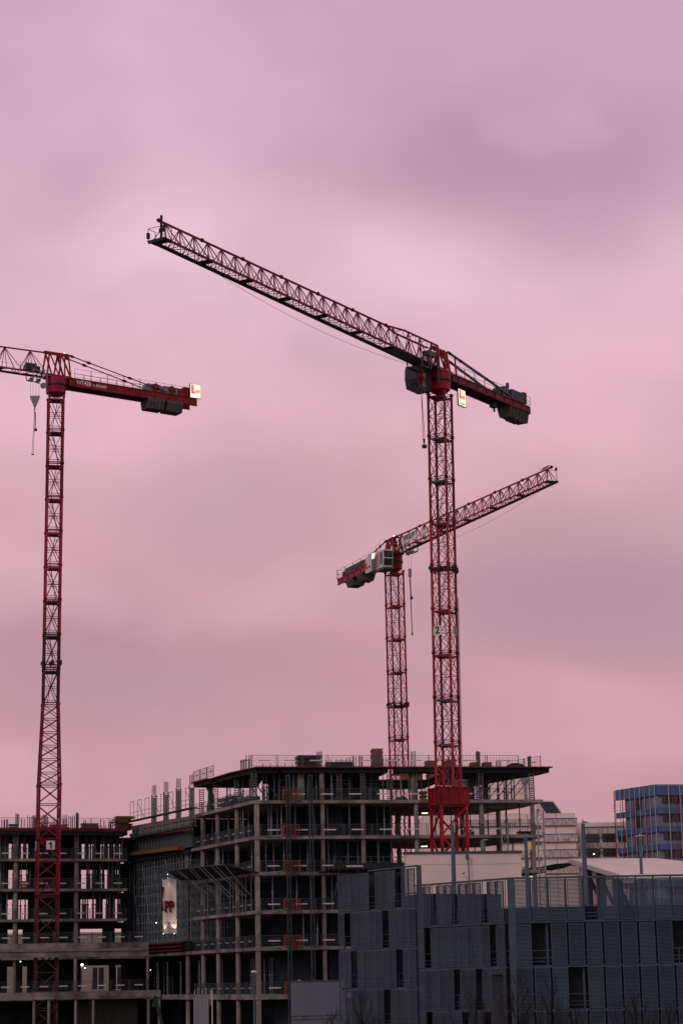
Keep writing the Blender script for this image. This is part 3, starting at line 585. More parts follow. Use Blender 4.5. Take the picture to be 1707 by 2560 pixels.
# ---- crane three: behind the building
def crane_three():
    S = P(984, 1386, 272); T = frame_at(S, -66, .012)
    root = thing('tower_crane', 'red tower crane with a white cab behind the building, jib rising to the right', 'tower crane', (S.x+.1, S.y, 0), 'red tower cranes on the building site')
    zt = S.z-2.3
    cen = crane_mast(root, S, (.1, 0, 0), 21.4, 1.78, zt, 0.5, 14, lambda i: RED, 2, .17, .048)
    b = MB(); c = cen(0); b.box((c.x, c.y, .2), (6, 6, .8)); part('foundation', b, CONC, root)
    slew_unit(root, S, T, DRED, 1.1)
    a_frame(root, T, DRED, 2.1, 1.2, -1.1, .75)
    jib(root, T, 1.1, 41.4, 2.15, 1.65, 1.5, 1.4, 6, 2.4, RED, DRED, 1, wm=DRED)
    b = MB(T); b.box((41.2, 0, 0), (.8, 1.5, .16)); part('tip_platform', b, BLK, root)
    b = MB(T); b.beam((41.5, -.6, 0), (41.5, -.6, 1.3), .05); b.beam((41.5, .6, 0), (41.5, .6, 1.3), .05); b.beam((41.5, -.6, 1.3), (41.5, .6, 1.3), .05); b.box((41.4, .6, 1.5), (.2, .2, .3)); part('tip_rail', b, BLK, root)
    b = MB(); b.path(rope_line(T, (40.6, .0, -.2), (3.5, 0, -.5), 1.1), .014); part('trolley_rope', b, ROPE, root)
    # lattice name banner on the jib
    M = T @ Matrix.Translation((5.9, -.62, 1.05)) @ Matrix.Rotation(rad(-16), 4, 'X'); b = MB(M); b.box((0, 0, 0), (3.6, .04, 1.25)); nb = part('name_banner', b, WPAINT, root)
    tm = text_mesh('WOLFF', 1.05, NAVY, .03, sx=.92); X = Matrix(((1, 0, 0, 0), (0, 0, -1, 0), (0, 1, 0, 0), (0, 0, 0, 1))); MM = M @ Matrix.Translation((0, -.05, 0)) @ X; MM = Matrix.Translation(-root.location) @ MM; tm.transform(MM); part('lettering', tm, None, nb)
    # white cab on the right of the mast
    M = T @ Matrix.Translation((.9, -1.75, -1.0)); b = MB(M)
    prof = [(-1.2, -1.1), (.85, -1.1), (1.15, .1), (1.0, 1.15), (-1.2, 1.15)]
    b.add([(x, -.68, z) for x, z in prof]+[(x, .68, z) for x, z in prof], [tuple(range(5)), tuple(range(9, 4, -1))]+[(i, i+5, (i+1) % 5+5, (i+1) % 5) for i in range(5)])
    cab = part('cab', b, WPAINT, root, 'white driver cab with dark split front window')
    g = MB(M); g.slab4([(.93, -.58, -.85), (.93, .58, -.85), (1.15, .58, -.02), (1.15, -.58, -.02)], .03); g.slab4([(1.17, -.58, .14), (1.17, .58, .14), (1.05, .58, 1.0), (1.05, -.58, 1.0)], .03); part('windscreen', g, GLASS, cab)
    g = MB(M); g.box((.45, -.69, .1), (.8, .04, 1.6)); part('side_window', g, GLASS, cab)
    g = MB(M); g.box((-.35, -.7, 0), (.16, .04, 1.9)); g.box((-.9, -.7, -.1), (.3, .04, 1.8)); part('red_stripe', g, RED, cab)
    railing(root, M, -1.2, .1, -.6, 1.15, .9, 1.3, DGALV); railing(root, M, -1.2, .1, .6, 1.15, .9, 1.3, DGALV)
    b = MB(M); b.box((.1, 0, -1.3), (2.8, 1.3, .22)); part('cab_floor', b, DGALV, root)
    M = T @ Matrix.Translation((-2.6, -1.75, -.95)); b = MB(M); b.box((0, .1, 0), (2.2, 1.1, 1.9)); part('switch_cabinet', b, GALV, root)
    b = MB(M); b.box((-.2, -.55, .0), (1.9, .06, 2.0)); sg = part('sign_panel', b, WPAINT, root, 'white company sign panel beside the cab')
    Jd = T.to_3x3() @ Vector((1, 0, 0)); Rt = T.to_3x3() @ Vector((0, -1, 0)); pos = M @ Vector((-.2, -.6, -.25)); logo(sg, pos, Jd, 1.8, 1.3, REDTXT, Rt)
    b = MB(M); b.box((1.15, -.5, .9), (.7, .1, .7)); part('lit_panel', b, LIT, root, 'glowing lit sign edge above the switch cabinet')
    # counter jib
    T2 = frame_at(S, -66, .03)
    counter_jib(root, T2, -1.3, -16.0, .85, .8, RED, DGALV)
    railing(root, T2, -15.9, -3.0, -.9, 0, 1.2, 2.6, DGALV); railing(root, T2, -15.9, -3.0, .9, 0, 1.2, 2.6, DGALV)
    b = MB(T2); b.beam((-16, -.9, 0), (-16, -.9, 1.3), .05); b.beam((-16, .9, 0), (-16, .9, 1.3), .05); b.beam((-16, -.9, 1.3), (-16, .9, 1.3), .05); b.beam((-16, -.9, .65), (-16, .9, .65), .05); part('end_rail', b, DGALV, root)
    pendants(root, T2, -1.0, -10.5, .7, 2.0, .2, DRED, .12)
    for x in (-8.5, -10.6, -12.7):
        b = MB(T2); b.box((x, 0, .5), (1.9, 1.4, .95)); part('ballast_crate', b, DGALV, root)
    b = MB(T2); b.box((-14.6, -.2, .4), (.7, .8, .7)); part('rear_motor', b, BLK, root)
    weights(root, T2, [-8.2-.55*i for i in range(3)]+[-11.2-.55*i for i in range(4)], 1.05, -1.75, -.7, .46)
    # hook
    h = T @ Vector((4.6, 0, 0)); sheave_trolley(root, T, 4.6, 1.5, GALV)
    b = MB(); b.box((h.x, h.y, h.z-3.3), (.42, .3, 1.05)); b.tube((h.x, h.y, h.z-4.3), (h.x, h.y, h.z-3.8), .1, 6); part('hook_block', b, GALV, root)
    b = MB(); b.tube((h.x-.22, h.y, h.z-.7), (h.x-.15, h.y, h.z-2.8), .014, 4); b.tube((h.x+.25, h.y, h.z-.7), (h.x+.15, h.y, h.z-2.8), .014, 4); part('hoist_rope', b, ROPE, root)
    b = MB(); b.tube((h.x, h.y, h.z-4.3), (h.x+.05, h.y, h.z-6.4), .09, 6); b.box((h.x+.12, h.y, h.z-6.5), (.34, .25, .34)); b.tube((h.x+.02, h.y, h.z-6.6), (h.x+.1, h.y, h.z-11.0), .055, 5); b.box((h.x+.1, h.y, h.z-11.1), (.18, .18, .3))
    solo('lifting_chain', b, BLK, 'long lifting chain hanging from the hook of the crane behind the building', 'chain', (h.x, h.y, h.z-4.3), 'lifting gear hanging from the crane hooks')
    b = MB(T); b.tube((.2, 0, 2.3), (.2, 0, 2.45), .14, 8); part('warning_lamp', b, TUBE, root)
    floodlights(root, cen, 21.4, 1.78, 42.6)
    # birds sit on the tip: small dark perched shapes
    for i, x in enumerate((40.5, 39.6, 39.95)):
        p = T @ Vector((x, 0, 1.85)); b = MB(); b.tube(p+Vector((-.14, 0, -.02)), p+Vector((.06, 0, .10)), .05, 7, .1); b.tube(p+Vector((.06, 0, .10)), p+Vector((.17, 0, .22)), .1, 7, .05); b.tube(p+Vector((.17, 0, .22)), p+Vector((.27, 0, .21)), .055, 6, .01); b.tube(p+Vector((-.14, 0, -.02)), p+Vector((-.38, 0, -.1)), .05, 5, .02)
        solo('bird', b, BLK, ('black bird perched at the very tip of the far crane jib', 'black bird perched further down the far crane jib', 'black bird in the middle of three on the far crane jib')[i], 'bird', tuple(p), 'birds perched on the jib tip')
crane_two(); crane_one(); crane_three()
# ------------------------------------------------------------------ ground and far terrain
b = MB(); b.add([(-3500, -300, 0), (3500, -300, 0), (3500, 6000, 0), (-3500, 6000, 0)], [(0, 1, 2, 3)]); struct('ground', b, GRND)
hb = MB(); n = 90; pts = []
for i in range(n+1):
    x = -1500+3000*i/n; hgt = 14+7*math.sin(i*.21)+4*math.sin(i*.53+1)+2.5*math.sin(i*1.7); pts.append((x, hgt))
vs = []
for x, hgt in pts: vs += [(x, 1900, .2), (x, 2050, hgt), (x, 2400, .2)]
fs = []
for i in range(n): a = i*3; fs += [(a, a+3, a+4, a+1), (a+1, a+4, a+5, a+2)]
hb.add(vs, fs); struct('hills', hb, HEDGE)
# ------------------------------------------------------------------ main concrete frame building
O = P(635, 2050, 220)
FA = Plane(O, 11); FB = Plane(O, 180-68, -1)
Cc = P(150, 2150, 252); FC = Plane(Cc, 20)
LV = [26.95, 23.35, 19.75, 15.95, 12.35, 7.75, 3.9]; ROOF = 30.35
MAIN = thing('unfinished_building', 'unfinished concrete block, open floors and columns below a red edged roof deck', 'building', (O.x, O.y, 0))
def fa(s, off=0, z=0): return FA.w(s, off, z)
def fb(s, off=0, z=0): return FB.w(s, off, z)
def xy(v): return (v.x, v.y)
def sA(px): return FA.sz(px, 2050)[0]
def sB(px): return FB.sz(px, 2050)[0]
for i, z in enumerate(LV):
    th = .32 if i < 5 else .5
    e = -.12
    front = [xy(fa(30.3, e)), xy(fa(30.0, 7)), xy(fa(27.5, 16)), xy(fa(20, 18)), xy(fa(9, 12)), xy(fb(44.5 if i > 3 else 20.2, 8)), xy(fb(44.5 if i > 3 else 20.2, e)), xy(fb(.35, e)), xy(fb(.1, e-.02)), xy(fa(.4, e))]
    b = MB(); b.prism(front, z-th, z); part('floor_slab', b, CEDGE, MAIN)
# roof deck
def deck(poly, inset=True):
    b = MB(); b.prism([xy(p) for p in poly], ROOF-.13, ROOF); part('deck_edge', b, FRED, MAIN, 'red edged timber deck')
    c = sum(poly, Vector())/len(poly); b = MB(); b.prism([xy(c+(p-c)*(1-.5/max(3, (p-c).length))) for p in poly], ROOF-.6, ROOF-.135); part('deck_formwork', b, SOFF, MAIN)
deck([fa(2.6, -.35), fa(2.6, 10), fb(16.4, 6.6), fb(17.6, 5.5), fb(17.8, -.9), fb(12.9, -.8), fb(12.7, -.4), fb(6.0, -.5), fa(.25, -.45)])
deck([fa(2.6, -.35), fa(14.3, -.35), fa(14.3, 13.0), fa(2.6, 13)])
deck([fa(14.3, -.35), fa(21.2, -.35), fa(21.2, 1.6), fa(14.3, 1.6)])
deck([fa(12.5, 14.2), fa(22.5, 14.2), fa(22.5, 20), fa(12.5, 20)])
deck([fa(21.2, -.35), fa(31.4, -.35), fa(31.2, 3.0), fa(29.8, 8), fa(26.8, 17.5), fa(21.2, 14)])
b = MB(); random.seed(3)
for k in range(14):
    s_ = 30.9-.35*k; b.beam(fa(s_, .1+.12*k, ROOF-.2), fa(s_-1.2, .2+.12*k, ROOF-.2), .12, .22)
part('deck_joists', b, SOFF, MAIN)
# columns: front (A) and side (B)
colA = [637, 808, 909, 1042, 1206, 1333]; colB = [585, 537, 500, 462]
def column(v, z0, z1, r=.23, nm='column', m=CCOL):
    b = MB(); b.tube((v.x, v.y, z0), (v.x, v.y, z1), r, 14); part(nm, b, m, MAIN)
for i, z in enumerate(LV[:-1]+[LV[-1]]):
    zb = LV[i+1] if i+1 < len(LV) else 0
    for px in colA:
        s_ = sA(px)
        if px == 637:
            b = MB(); v = fa(.32, .28, 0); b.box((v.x, v.y, (z-.32+zb)/2), (.46, .46, z-.32-zb), rad(11)); part('column', b, CCOL, MAIN); continue
        column(fa(s_, .35), zb, z-.32)
    if True:
        for px in colB: 
            if i == 0 and px < 480: continue
            column(fb(sB(px), .35), zb, z-.32, .25)
    for s_ in (9, 17, 24, 28): column(fa(s_, 9.5), zb, z-.32, .25)
# core walls, and dark backing walls added to keep sky out of the bays
def wallp(plane, s0, s1, off, z0, z1, th, m=CDARK, nm='core_wall'):
    b = MB(); q = [plane.w(s0, off, 0), plane.w(s1, off, 0), plane.w(s1, off+th, 0), plane.w(s0, off+th, 0)]
    b.prism([xy(p) for p in q], z0, z1); return part(nm, b, m, MAIN)
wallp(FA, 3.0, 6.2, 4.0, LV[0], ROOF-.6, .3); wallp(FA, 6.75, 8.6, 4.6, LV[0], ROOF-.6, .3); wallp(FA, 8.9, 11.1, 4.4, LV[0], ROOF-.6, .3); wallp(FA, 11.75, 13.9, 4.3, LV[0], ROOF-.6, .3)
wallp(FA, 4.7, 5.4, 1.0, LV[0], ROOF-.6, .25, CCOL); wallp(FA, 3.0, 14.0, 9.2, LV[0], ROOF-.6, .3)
for i in range(len(LV)):
    z1 = LV[i]-.32; z0 = LV[i+1] if i+1 < len(LV) else 0
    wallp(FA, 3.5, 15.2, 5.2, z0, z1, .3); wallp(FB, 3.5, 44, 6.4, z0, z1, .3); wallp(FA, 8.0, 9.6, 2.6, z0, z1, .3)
    if i > 1: wallp(FA, 15.2, 29, 8, z0, z1, .3)
    if i > 1: wallp(FA, 2.4, 6.4, 2.6 if i > 3 else 3.8, z0, z1, .25)
b = MB(); b.prism([xy(fb(45.0, -.5)), xy(fb(45.0, 9)), xy(fb(45.4, 9)), xy(fb(45.4, -.5))], 0, 26.2); part('dark_backing_wall', b, CDARK, MAIN)  # dark backing added so no sky shows behind the scaffold
for z0_, z1_ in ((26.25, 26.62), (22.9, 23.25)):
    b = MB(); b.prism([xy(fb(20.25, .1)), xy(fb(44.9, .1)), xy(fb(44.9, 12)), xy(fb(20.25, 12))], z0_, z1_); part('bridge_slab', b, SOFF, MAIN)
random.seed(31)
for s0_, s1_, of_ in ((3.1, 4.6, 3.9), (5.5, 6.2, 3.9), (8.95, 11.0, 4.3), (11.8, 13.85, 4.2)):   # formwork walers on the wall shutters
    b = MB(); k = LV[0]+.25
    while k < ROOF-.9:
        if random.random() < .9: b.beam(fa(s0_+random.uniform(0, .2), of_, k), fa(s1_-random.uniform(0, .25), of_, k), .09, .07)
        k += .36
    part('formwork_walers', b, GALV, MAIN); b = MB(); n_ = int((s1_-s0_)/.45)
    for k in range(n_+1): b.beam(fa(s0_+(s1_-s0_)*k/max(1, n_), of_-.08, LV[0]+.1), fa(s0_+(s1_-s0_)*k/max(1, n_), of_-.08, ROOF-.7-random.random()*.8), .07)
    part('formwork_uprights', b, DGALV, MAIN)
wallp(FB, 20.0, 45, 6.75, 7.0, 26.2, .2)  # dark backing added to close the sky slits behind the scaffold
# rebar cages in the top storey
def cage(v, z0, z1, r=.2, ties=.22, thing_=None, nb=6, lab=None, square=True, wv=.055):
    b = MB(); k = z0
    cs = [(r, r), (-r, r), (-r, -r), (r, -r)] + ([(0, r), (0, -r), (r, 0), (-r, 0)] if nb > 6 else [])
    for x, y in cs: b.beam((v.x+x, v.y+y, z0), (v.x+x, v.y+y, z1), wv)
    while k < z1-.05:
        q = [(v.x+x, v.y+y, k) for x, y in cs[:4]]
        for i in range(4): b.beam(q[i], q[(i+1) % 4], .045)
        k += ties
    return part('rebar_cage', b, REB, thing_ or MAIN)
for px, off, r in ((637, .3, .26), (852, .6, .24), (909, .3, .17), (980, .8, .26), (1042, .3, .2), (1206, .3, .22), (1333, .3, .24), (1060, 6, .2), (1222, 5, .2), (1262, 8, .2)):
    cage(fa(sA(px), off), LV[0], ROOF-.6, r)
for px in (585, 534): cage(fb(sB(px), .3), LV[0], ROOF-.6, .2)
cage(fb(sB(500), .2), LV[0]-.1, ROOF-.7, .22)
for s_, o in ((2.2, 5.5), (9, 5.8), (4.5, 6.0)): cage(fb(s_, o), LV[0], ROOF-.6, .2, .3)
for px, off in ((808, .5), (1213, 6), (1262, 7.4)):
    b = MB(); v = fa(sA(px), off); b.tube((v.x, v.y, LV[0]), (v.x, v.y, ROOF-.6), .27, 12); part('column', b, CCOL, MAIN)
b = MB(); v = fa(sA(1035), .6); b.prism([xy(fa(16.5, .5)), xy(fa(17.1, .5)), xy(fa(17.1, .8)), xy(fa(16.5, .8))], LV[0], ROOF-.6); part('column', b, CCOL, MAIN)
# starter bars sticking up through the roof deck
def starters(v, n, w, h, name='starter_bars', z=ROOF, m=REB, par=None, t=.08):
    b = MB()
    for i in range(n):
        x = v.x-w/2+w*i/max(1, n-1); b.beam((x, v.y+.12*(i % 2), z), (x+.02, v.y+.12*(i % 2), z+h*(1-.12*random.random())), t)
    return part(name, b, m, par or MAIN)
for px, n_, w_, h_, of in ((629, 3, .3, 1.25, .4), (620, 1, .1, 1.35, .5), (803, 5, .5, 1.75, .6), (893, 6, 1.6, 1.15, .9), (905, 3, .3, 1.2, .3), (1038, 4, .45, 1.7, .4), (1202, 6, .4, 1.75, .5), (1262, 4, .5, .9, 2), (1330, 5, .3, 1.2, .4), (850, 4, 1.6, 1.2, 3), (700, 5, 3, .5, 1.2), (985, 7, 1.6, 1.0, 1), (875, 5, 1.2, .9, 1.5)):
    starters(fa(sA(px), of), n_, w_, h_)
b = MB(); v = fb(5.8, 1.2)
for x, h_ in ((-.45, 1.3), (-.2, 1.35), (.05, 1.4), (.35, 1.38)): b.tube((v.x+x, v.y, ROOF), (v.x+x, v.y, ROOF+h_), .09, 7)
b.beam((v.x-.6, v.y, ROOF+1.1), (v.x+.4, v.y, ROOF+1.3), .08); part('starter_bars', b, DGALV, MAIN)
# ------------------------------------------------------------------ bridge part over the scaffold (left end of the side face)
def wallb(pts, off, th, m, nm, lab=None):
    """prism on plane FB from outline of (s,z)"""
    b = MB(); a = [FB.w(s_, off, z) for s_, z in pts]; c = [FB.w(s_, off+th, z) for s_, z in pts]; n = len(pts)
    b.add(a+c, [tuple(range(n)), tuple(range(2*n-1, n-1, -1))]+[(i, i+n, (i+1) % n+n, (i+1) % n) for i in range(n)]); return part(nm, b, m, MAIN, lab)
wallb([(19.9, 26.9), (42.5, 27.4), (42.5, 25.9), (19.9, 25.2)], -.3, .35, CONC, 'parapet_wall'); 
wallb([(20.2, 25.2), (43.0, 25.85), (43.6, 23.9), (20.2, 23.55)], -.1, .3, CDARK if False else DGALV, 'bridge_wall')
wallb([(22.5, 25.45), (43.4, 25.95), (43.4, 25.72), (22.5, 25.22)], -.5, .25, FRED, 'red_formwork_strip')
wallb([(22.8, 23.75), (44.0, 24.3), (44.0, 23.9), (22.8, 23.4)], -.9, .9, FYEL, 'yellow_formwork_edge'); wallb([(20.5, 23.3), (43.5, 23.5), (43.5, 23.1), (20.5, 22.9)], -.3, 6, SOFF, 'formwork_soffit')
b = MB()
for k in range(18):
    p = fb(21+k*1.22, -.32, 0); b.beam((p.x, p.y, 23.9), (p.x, p.y, 26.8), .07)
for z in (25.9, 26.5): b.beam(fb(20.2, -.36, z), fb(42.3, -.36, z+.35), .05)
part('form_ties', b, DGALV, MAIN)
wallb([(21.0, 13.5), (43, 13.5), (43, 12.4), (21, 12.4)], -.1, .35, SOFF, 'deep_beam')
for z in (13.35, 12.95, 12.55):
    wallb([(22.6, z+.09), (40.6, z+.12), (40.6, z-.03), (22.6, z-.06)], -.5, .2, FRED, 'red_formwork_strip')
for px in (467, 434, 403, 373):   # tall rebar columns above the bridge
    s_ = sB(px); zt = FB.sz(px, {467: 1935, 434: 1952, 403: 1962, 373: 1975}.get(px) if px == 467 else {434: 1936, 403: 1946, 373: 1962}[px])[1]
for px, ty, my in ((500, 1952, 1955), (467, 1935, 1963), (434, 1944, 1970), (403, 1953, 1980), (373, 1962, 1988)):
    if px == 500: continue
    s_ = sB(px); zt = FB.sz(px, ty)[1]; zm = FB.sz(px, my)[1]; v = fb(s_, .6)
    cage(v, 26.9, zm, .25, .25, wv=.09); b = MB(); b.tube((v.x, v.y, 26.9), (v.x, v.y, zm-.3), .17, 10); part('column_core', b, CCOL, MAIN)
    starters(v, 4, .42, zt-zm, z=zm, t=.08)
# ------------------------------------------------------------------ left wing
WING = thing('unfinished_building', 'lower unfinished concrete wing behind crane number 1, sky showing through its open floors', 'building', (Cc.x, Cc.y, 0))
def fc(s, off=0, z=0): return FC.w(s, off, z)
def sC(px, off=0): return FC.sz(px, 2200, off)[0]
def partW(nm, b, m): return part(nm, b, m, WING)
LW = [26.7, 23.28, 19.87, 16.45, 12.25, 7.96, 3.9]; XE = sC(318)
for i, z in enumerate(LW):
    th = (.3, .28, .28, .28, .35, .6, .4)[i]; x1 = XE + (3.5 if i > 3 else 0)
    b = MB(); b.prism([xy(fc(-30, -.15)), xy(fc(x1, -.15)), xy(fc(x1, 9)), xy(fc(-30, 9))], z-th, z); partW('floor_slab', b, FRED if False else CEDGE)
b = MB(); b.prism([xy(fc(-30, -.4)), xy(fc(XE, -.4)), xy(fc(XE, -.2)), xy(fc(-30, -.2))], 26.5, 26.78); partW('deck_edge', b, FRED)
b = MB(); b.prism([xy(fc(-30, -.2)), xy(fc(XE, -.2)), xy(fc(XE, 9)), xy(fc(-30, 9))], 26.0, 26.4); partW('deck_formwork', b, SOFF)
POD = -7.4   # the two lowest decks reach out past the crane mast
zpt, zpb, zqt, zqb = [FC.sz(150, y_, POD)[1] for y_ in (2358, 2393, 2480, 2498)]
xe_ = FC.sz(372, 2375, POD)[0]; xe2 = FC.sz(402, 2490, POD)[0]
b = MB(); b.prism([xy(fc(-36, POD)), xy(fc(xe_, POD)), xy(fc(xe_, POD+.45)), xy(fc(-36, POD+.45))], zpb, zpt); partW('edge_beam', b, CEDGE)
b = MB(); b.prism([xy(fc(-36, POD-.14)), xy(fc(xe_, POD-.14)), xy(fc(xe_, POD-.005)), xy(fc(-36, POD-.005))], zpb+.62, zpb+.9); partW('edge_beam', b, CONC)
b = MB(); b.prism([xy(fc(-36, POD)), xy(fc(xe2, POD)), xy(fc(xe2, POD+.9)), xy(fc(-36, POD+.9))], zqb, zqt); partW('floor_slab', b, CEDGE)
for px in (189, 370): v = fc(FC.sz(px, 2430, POD+.3)[0], POD+.3); b = MB(); b.tube((v.x, v.y, zqt), (v.x, v.y, zpb), .17, 12); partW('column', b, CCOL)
for px in (86, 123, 190, 234, 372, 399): v = fc(FC.sz(px, 2530, POD+.4)[0], POD+.4); b = MB(); b.tube((v.x, v.y, 0), (v.x, v.y, zqb), .17, 12); partW('column', b, CCOL)
for i in range(len(LW)):
    z1 = LW[i]-.35; z0 = LW[i+1] if i+1 < len(LW) else 0
    for px in (42, 194) if i < 4 else (42, 194)[:0 if i > 4 else 2]:
        v = fc(sC(px), .4)
        if i == 0: 
            b = MB(); r = .2
            for x, y in ((r, r), (-r, r), (-r, -r), (r, -r)): b.beam((v.x+x, v.y+y, z0), (v.x+x, v.y+y, z1), .06)
            k = z0
            while k < z1:
                for s_ in (-1, 1): b.beam((v.x-r, v.y+s_*r, k), (v.x+r, v.y+s_*r, k), .05)
                k += .25
            partW('rebar_cage', b, REB)
            b = MB(); b.tube((v.x, v.y+.6, z0), (v.x, v.y+.6, z1), .18, 10); partW('column', b, CCOL)
        else:
            b = MB(); b.tube((v.x, v.y, z0), (v.x, v.y, z1), .27 if i < 4 else .2, 12); partW('column', b, CCOL)
# wing: inner wall with openings
def wingwall(a, e, z0, z1, off=4.2, m=CDARK):
    b = MB(); b.prism([xy(fc(sC(a, off), off)), xy(fc(sC(e, off), off)), xy(fc(sC(e, off), off+.3)), xy(fc(sC(a, off), off+.3))], z0, z1); partW('core_wall', b, m)
OPEN = [[(22, 39), (52, 71), (204, 226), (229, 240), (252, 262), (268, 277), (285, 288), (297, 302)], [(22, 39), (51, 71), (203, 243), (251, 275), (289, 301), (312, 326)], [(21, 39), (48, 72), (203, 244), (258, 272), (289, 303), (315, 322)], [(22, 39), (48, 60), (202, 258), (288, 305)], [(22, 39), (60, 72), (203, 275), (290, 305)], []]
for i in range(6):
    z1 = LW[i]-(.3 if i else .7); z0 = LW[i+1]; ed = -260
    for a, e in OPEN[i]+[(345, 345)]:
        if a > ed: wingwall(ed, a, z0, z1)
        if e > a: wingwall(a, e, z1-.75, z1)
        ed = e
b = MB(); b.prism([xy(fc(sC(190, 1.2), 1.2)), xy(fc(sC(345, 1.2), 1.2)), xy(fc(sC(345, 1.2), 1.4)), xy(fc(sC(190, 1.2), 1.4))], 0, 7.3); partW('boarded_wall', b, mat('boarded_grey_wall', (.075, .068, .07), .9, var=.3, scale=1.5, stretch=(3, 3, .3)))
# wing roof bars
random.seed(11)
def startersW(px, n, w, h, off=.5):
    v = fc(sC(px), off); b = MB()
    for i in range(n):
        x = v.x-w/2+w*i/max(1, n-1); b.beam((x, v.y+.1*(i % 2), 26.7), (x+.02, v.y+.1*(i % 2), 26.7+h*(1-.15*random.random())), .085)
    partW('starter_bars', b, REB)
for a in ((8, 4, .8, 1.2), (16, 2, .3, 1.2), (44, 4, .35, 1.9), (58, 2, .3, 1.2), (77, 4, .6, 1.6), (86, 3, .3, 1.8), (110, 6, .9, 1.8, 2), (122, 5, .5, 1.8, 2), (164, 3, .3, 1.3), (176, 8, 1.6, 1.8), (195, 4, .25, 2.0), (214, 2, .2, 1.2), (258, 2, .4, 1.3), (277, 3, .3, 1.0), (281, 2, .2, 1.1), (270, 4, 1.2, .6)): startersW(*a)
# ------------------------------------------------------------------ loose equipment: props, barriers, hoists ...
def make_prop():
    b = MB(); b.tube((0, 0, .03), (0, 0, 1.75), .055, 7); b.tube((0, 0, 1.75), (0, 0, 3.25), .04, 6); b.box((0, 0, .015), (.2, .2, .03)); b.box((0, 0, 3.26), (.2, .2, .03)); b.tube((0, 0, 1.68), (0, 0, 1.82), .085, 7); b.beam((-.1, 0, 1.72), (.12, 0, 1.72), .025)
    return b
PROPM = {'g': make_prop().mesh('prop_galvanised', GALV), 'd': make_prop().mesh('prop_dark', DGALV)}
PT = [1.35]
def prop(v, z0, z1, kind, label, group):
    o = bpy.data.objects.new('shoring_prop', PROPM[kind]); C.objects.link(o); o.location = (v.x, v.y, z0); o.scale = (PT[0], PT[0], (z1-z0)/3.28); o.rotation_euler = (0, 0, random.random()*3)
    tagit(o, label, 'shoring prop', group)
def props(fn, n, s0, s1, o0, o1, z0, z1, label, group, kinds='gd'):
    for i in range(n):
        s_ = s0+(s1-s0)*(i+.5+random.uniform(-.38, .38))/n; prop(fn(s_, random.uniform(o0, o1)), z0, z1, random.choice(kinds), label, group)
ORD = ['top storey', 'second storey from the top', 'third storey from the top', 'fourth storey from the top', 'fifth storey from the top', 'sixth storey from the top', 'lowest visible storey']
random.seed(5)
props(fa, 9, .8, 3.2, .5, 6, LV[0], ROOF-.6, 'steel shoring prop under the top deck at the rounded building corner', 'shoring props at the top storey corner', 'd')
props(fa, 17, 3.4, 14.0, .5, 3.5, LV[0], ROOF-.6, 'steel shoring prop in front of the dark formwork walls of the top storey', 'shoring props before the formwork walls', 'gd')
props(fb, 12, 1.2, 16.5, .4, 5.5, LV[0], ROOF-.6, 'steel shoring prop under the side part of the top deck against the sky', 'shoring props on the top storey side', 'd')
props(fa, 9, 14.4, 20.8, .3, 1.4, LV[0], ROOF-.6, 'steel shoring prop on the top storey near the red crane base', 'shoring props by the crane base', 'gd')
props(fa, 20, 21.4, 29.0, .5, 8.5, LV[0], ROOF-.6, 'steel shoring prop under the right end of the top deck', 'shoring props at the right end of the top storey', 'd')
props(fa, 18, .8, 15, .4, 4.6, LV[1], LV[0]-.32, 'grey shoring prop in the dark front bays of the second storey from the top', 'shoring props of the second storey front', 'gd')
props(fb, 16, .8, 19, .4, 4, LV[1], LV[0]-.32, 'grey shoring prop along the side face of the second storey from the top', 'shoring props of the second storey side', 'gd')
props(fa, 17, 15.5, 29.8, .5, 7, LV[1], LV[0]-.32, 'shoring prop in the open right bays of the second storey from the top', 'shoring props of the second storey right end', 'd')
props(fa, 15, .8, 15, .4, 4.6, LV[2], LV[1]-.32, 'grey shoring prop in the dark front bays of the third storey from the top', 'shoring props of the third storey front', 'gd')
props(fb, 10, .8, 19, .4, 4, LV[2], LV[1]-.32, 'grey shoring prop along the side face of the third storey from the top', 'shoring props of the third storey side', 'gd')
props(fa, 9, 19, 29.8, .5, 6, LV[2], LV[1]-.32, 'shoring prop in the right bays of the third storey from the top', 'shoring props of the third storey right end', 'd')
props(fa, 4, 1.5, 8.5, .4, 2, LV[3], LV[2]-.32, 'lone grey prop in the front bays of the fourth storey from the top', 'shoring props of the fourth storey', 'g')
props(fa, 2, 4, 8.5, .4, 2, LV[4], LV[3]-.32, 'lone grey prop in the front bays of the fifth storey from the top', 'shoring props of the fifth storey', 'g')
props(fb, 26, .8, 44, .5, 4, LV[5], LV[4]-1.0, 'long prop in the dense row of props under the bridge deck', 'shoring props under the bridge deck', 'ggd')
PT[0] = 1.8
for i in range(3):
    props(fc, (26, 26, 20)[i], sC(200), sC(316), .5, 3.6, LW[i+1], LW[i]-(.7 if i == 0 else .3), 'shoring prop in the right bays of the left wing, %s' % ORD[i], 'shoring props in the left wing right bays, storey %d' % (i+1), 'd')
    props(fc, (12, 10, 6)[i], sC(2), sC(85), .5, 3.6, LW[i+1], LW[i]-(.7 if i == 0 else .3), 'shoring prop in the leftmost bays of the left wing, %s' % ORD[i], 'shoring props in the left wing left bays, storey %d' % (i+1), 'gd')
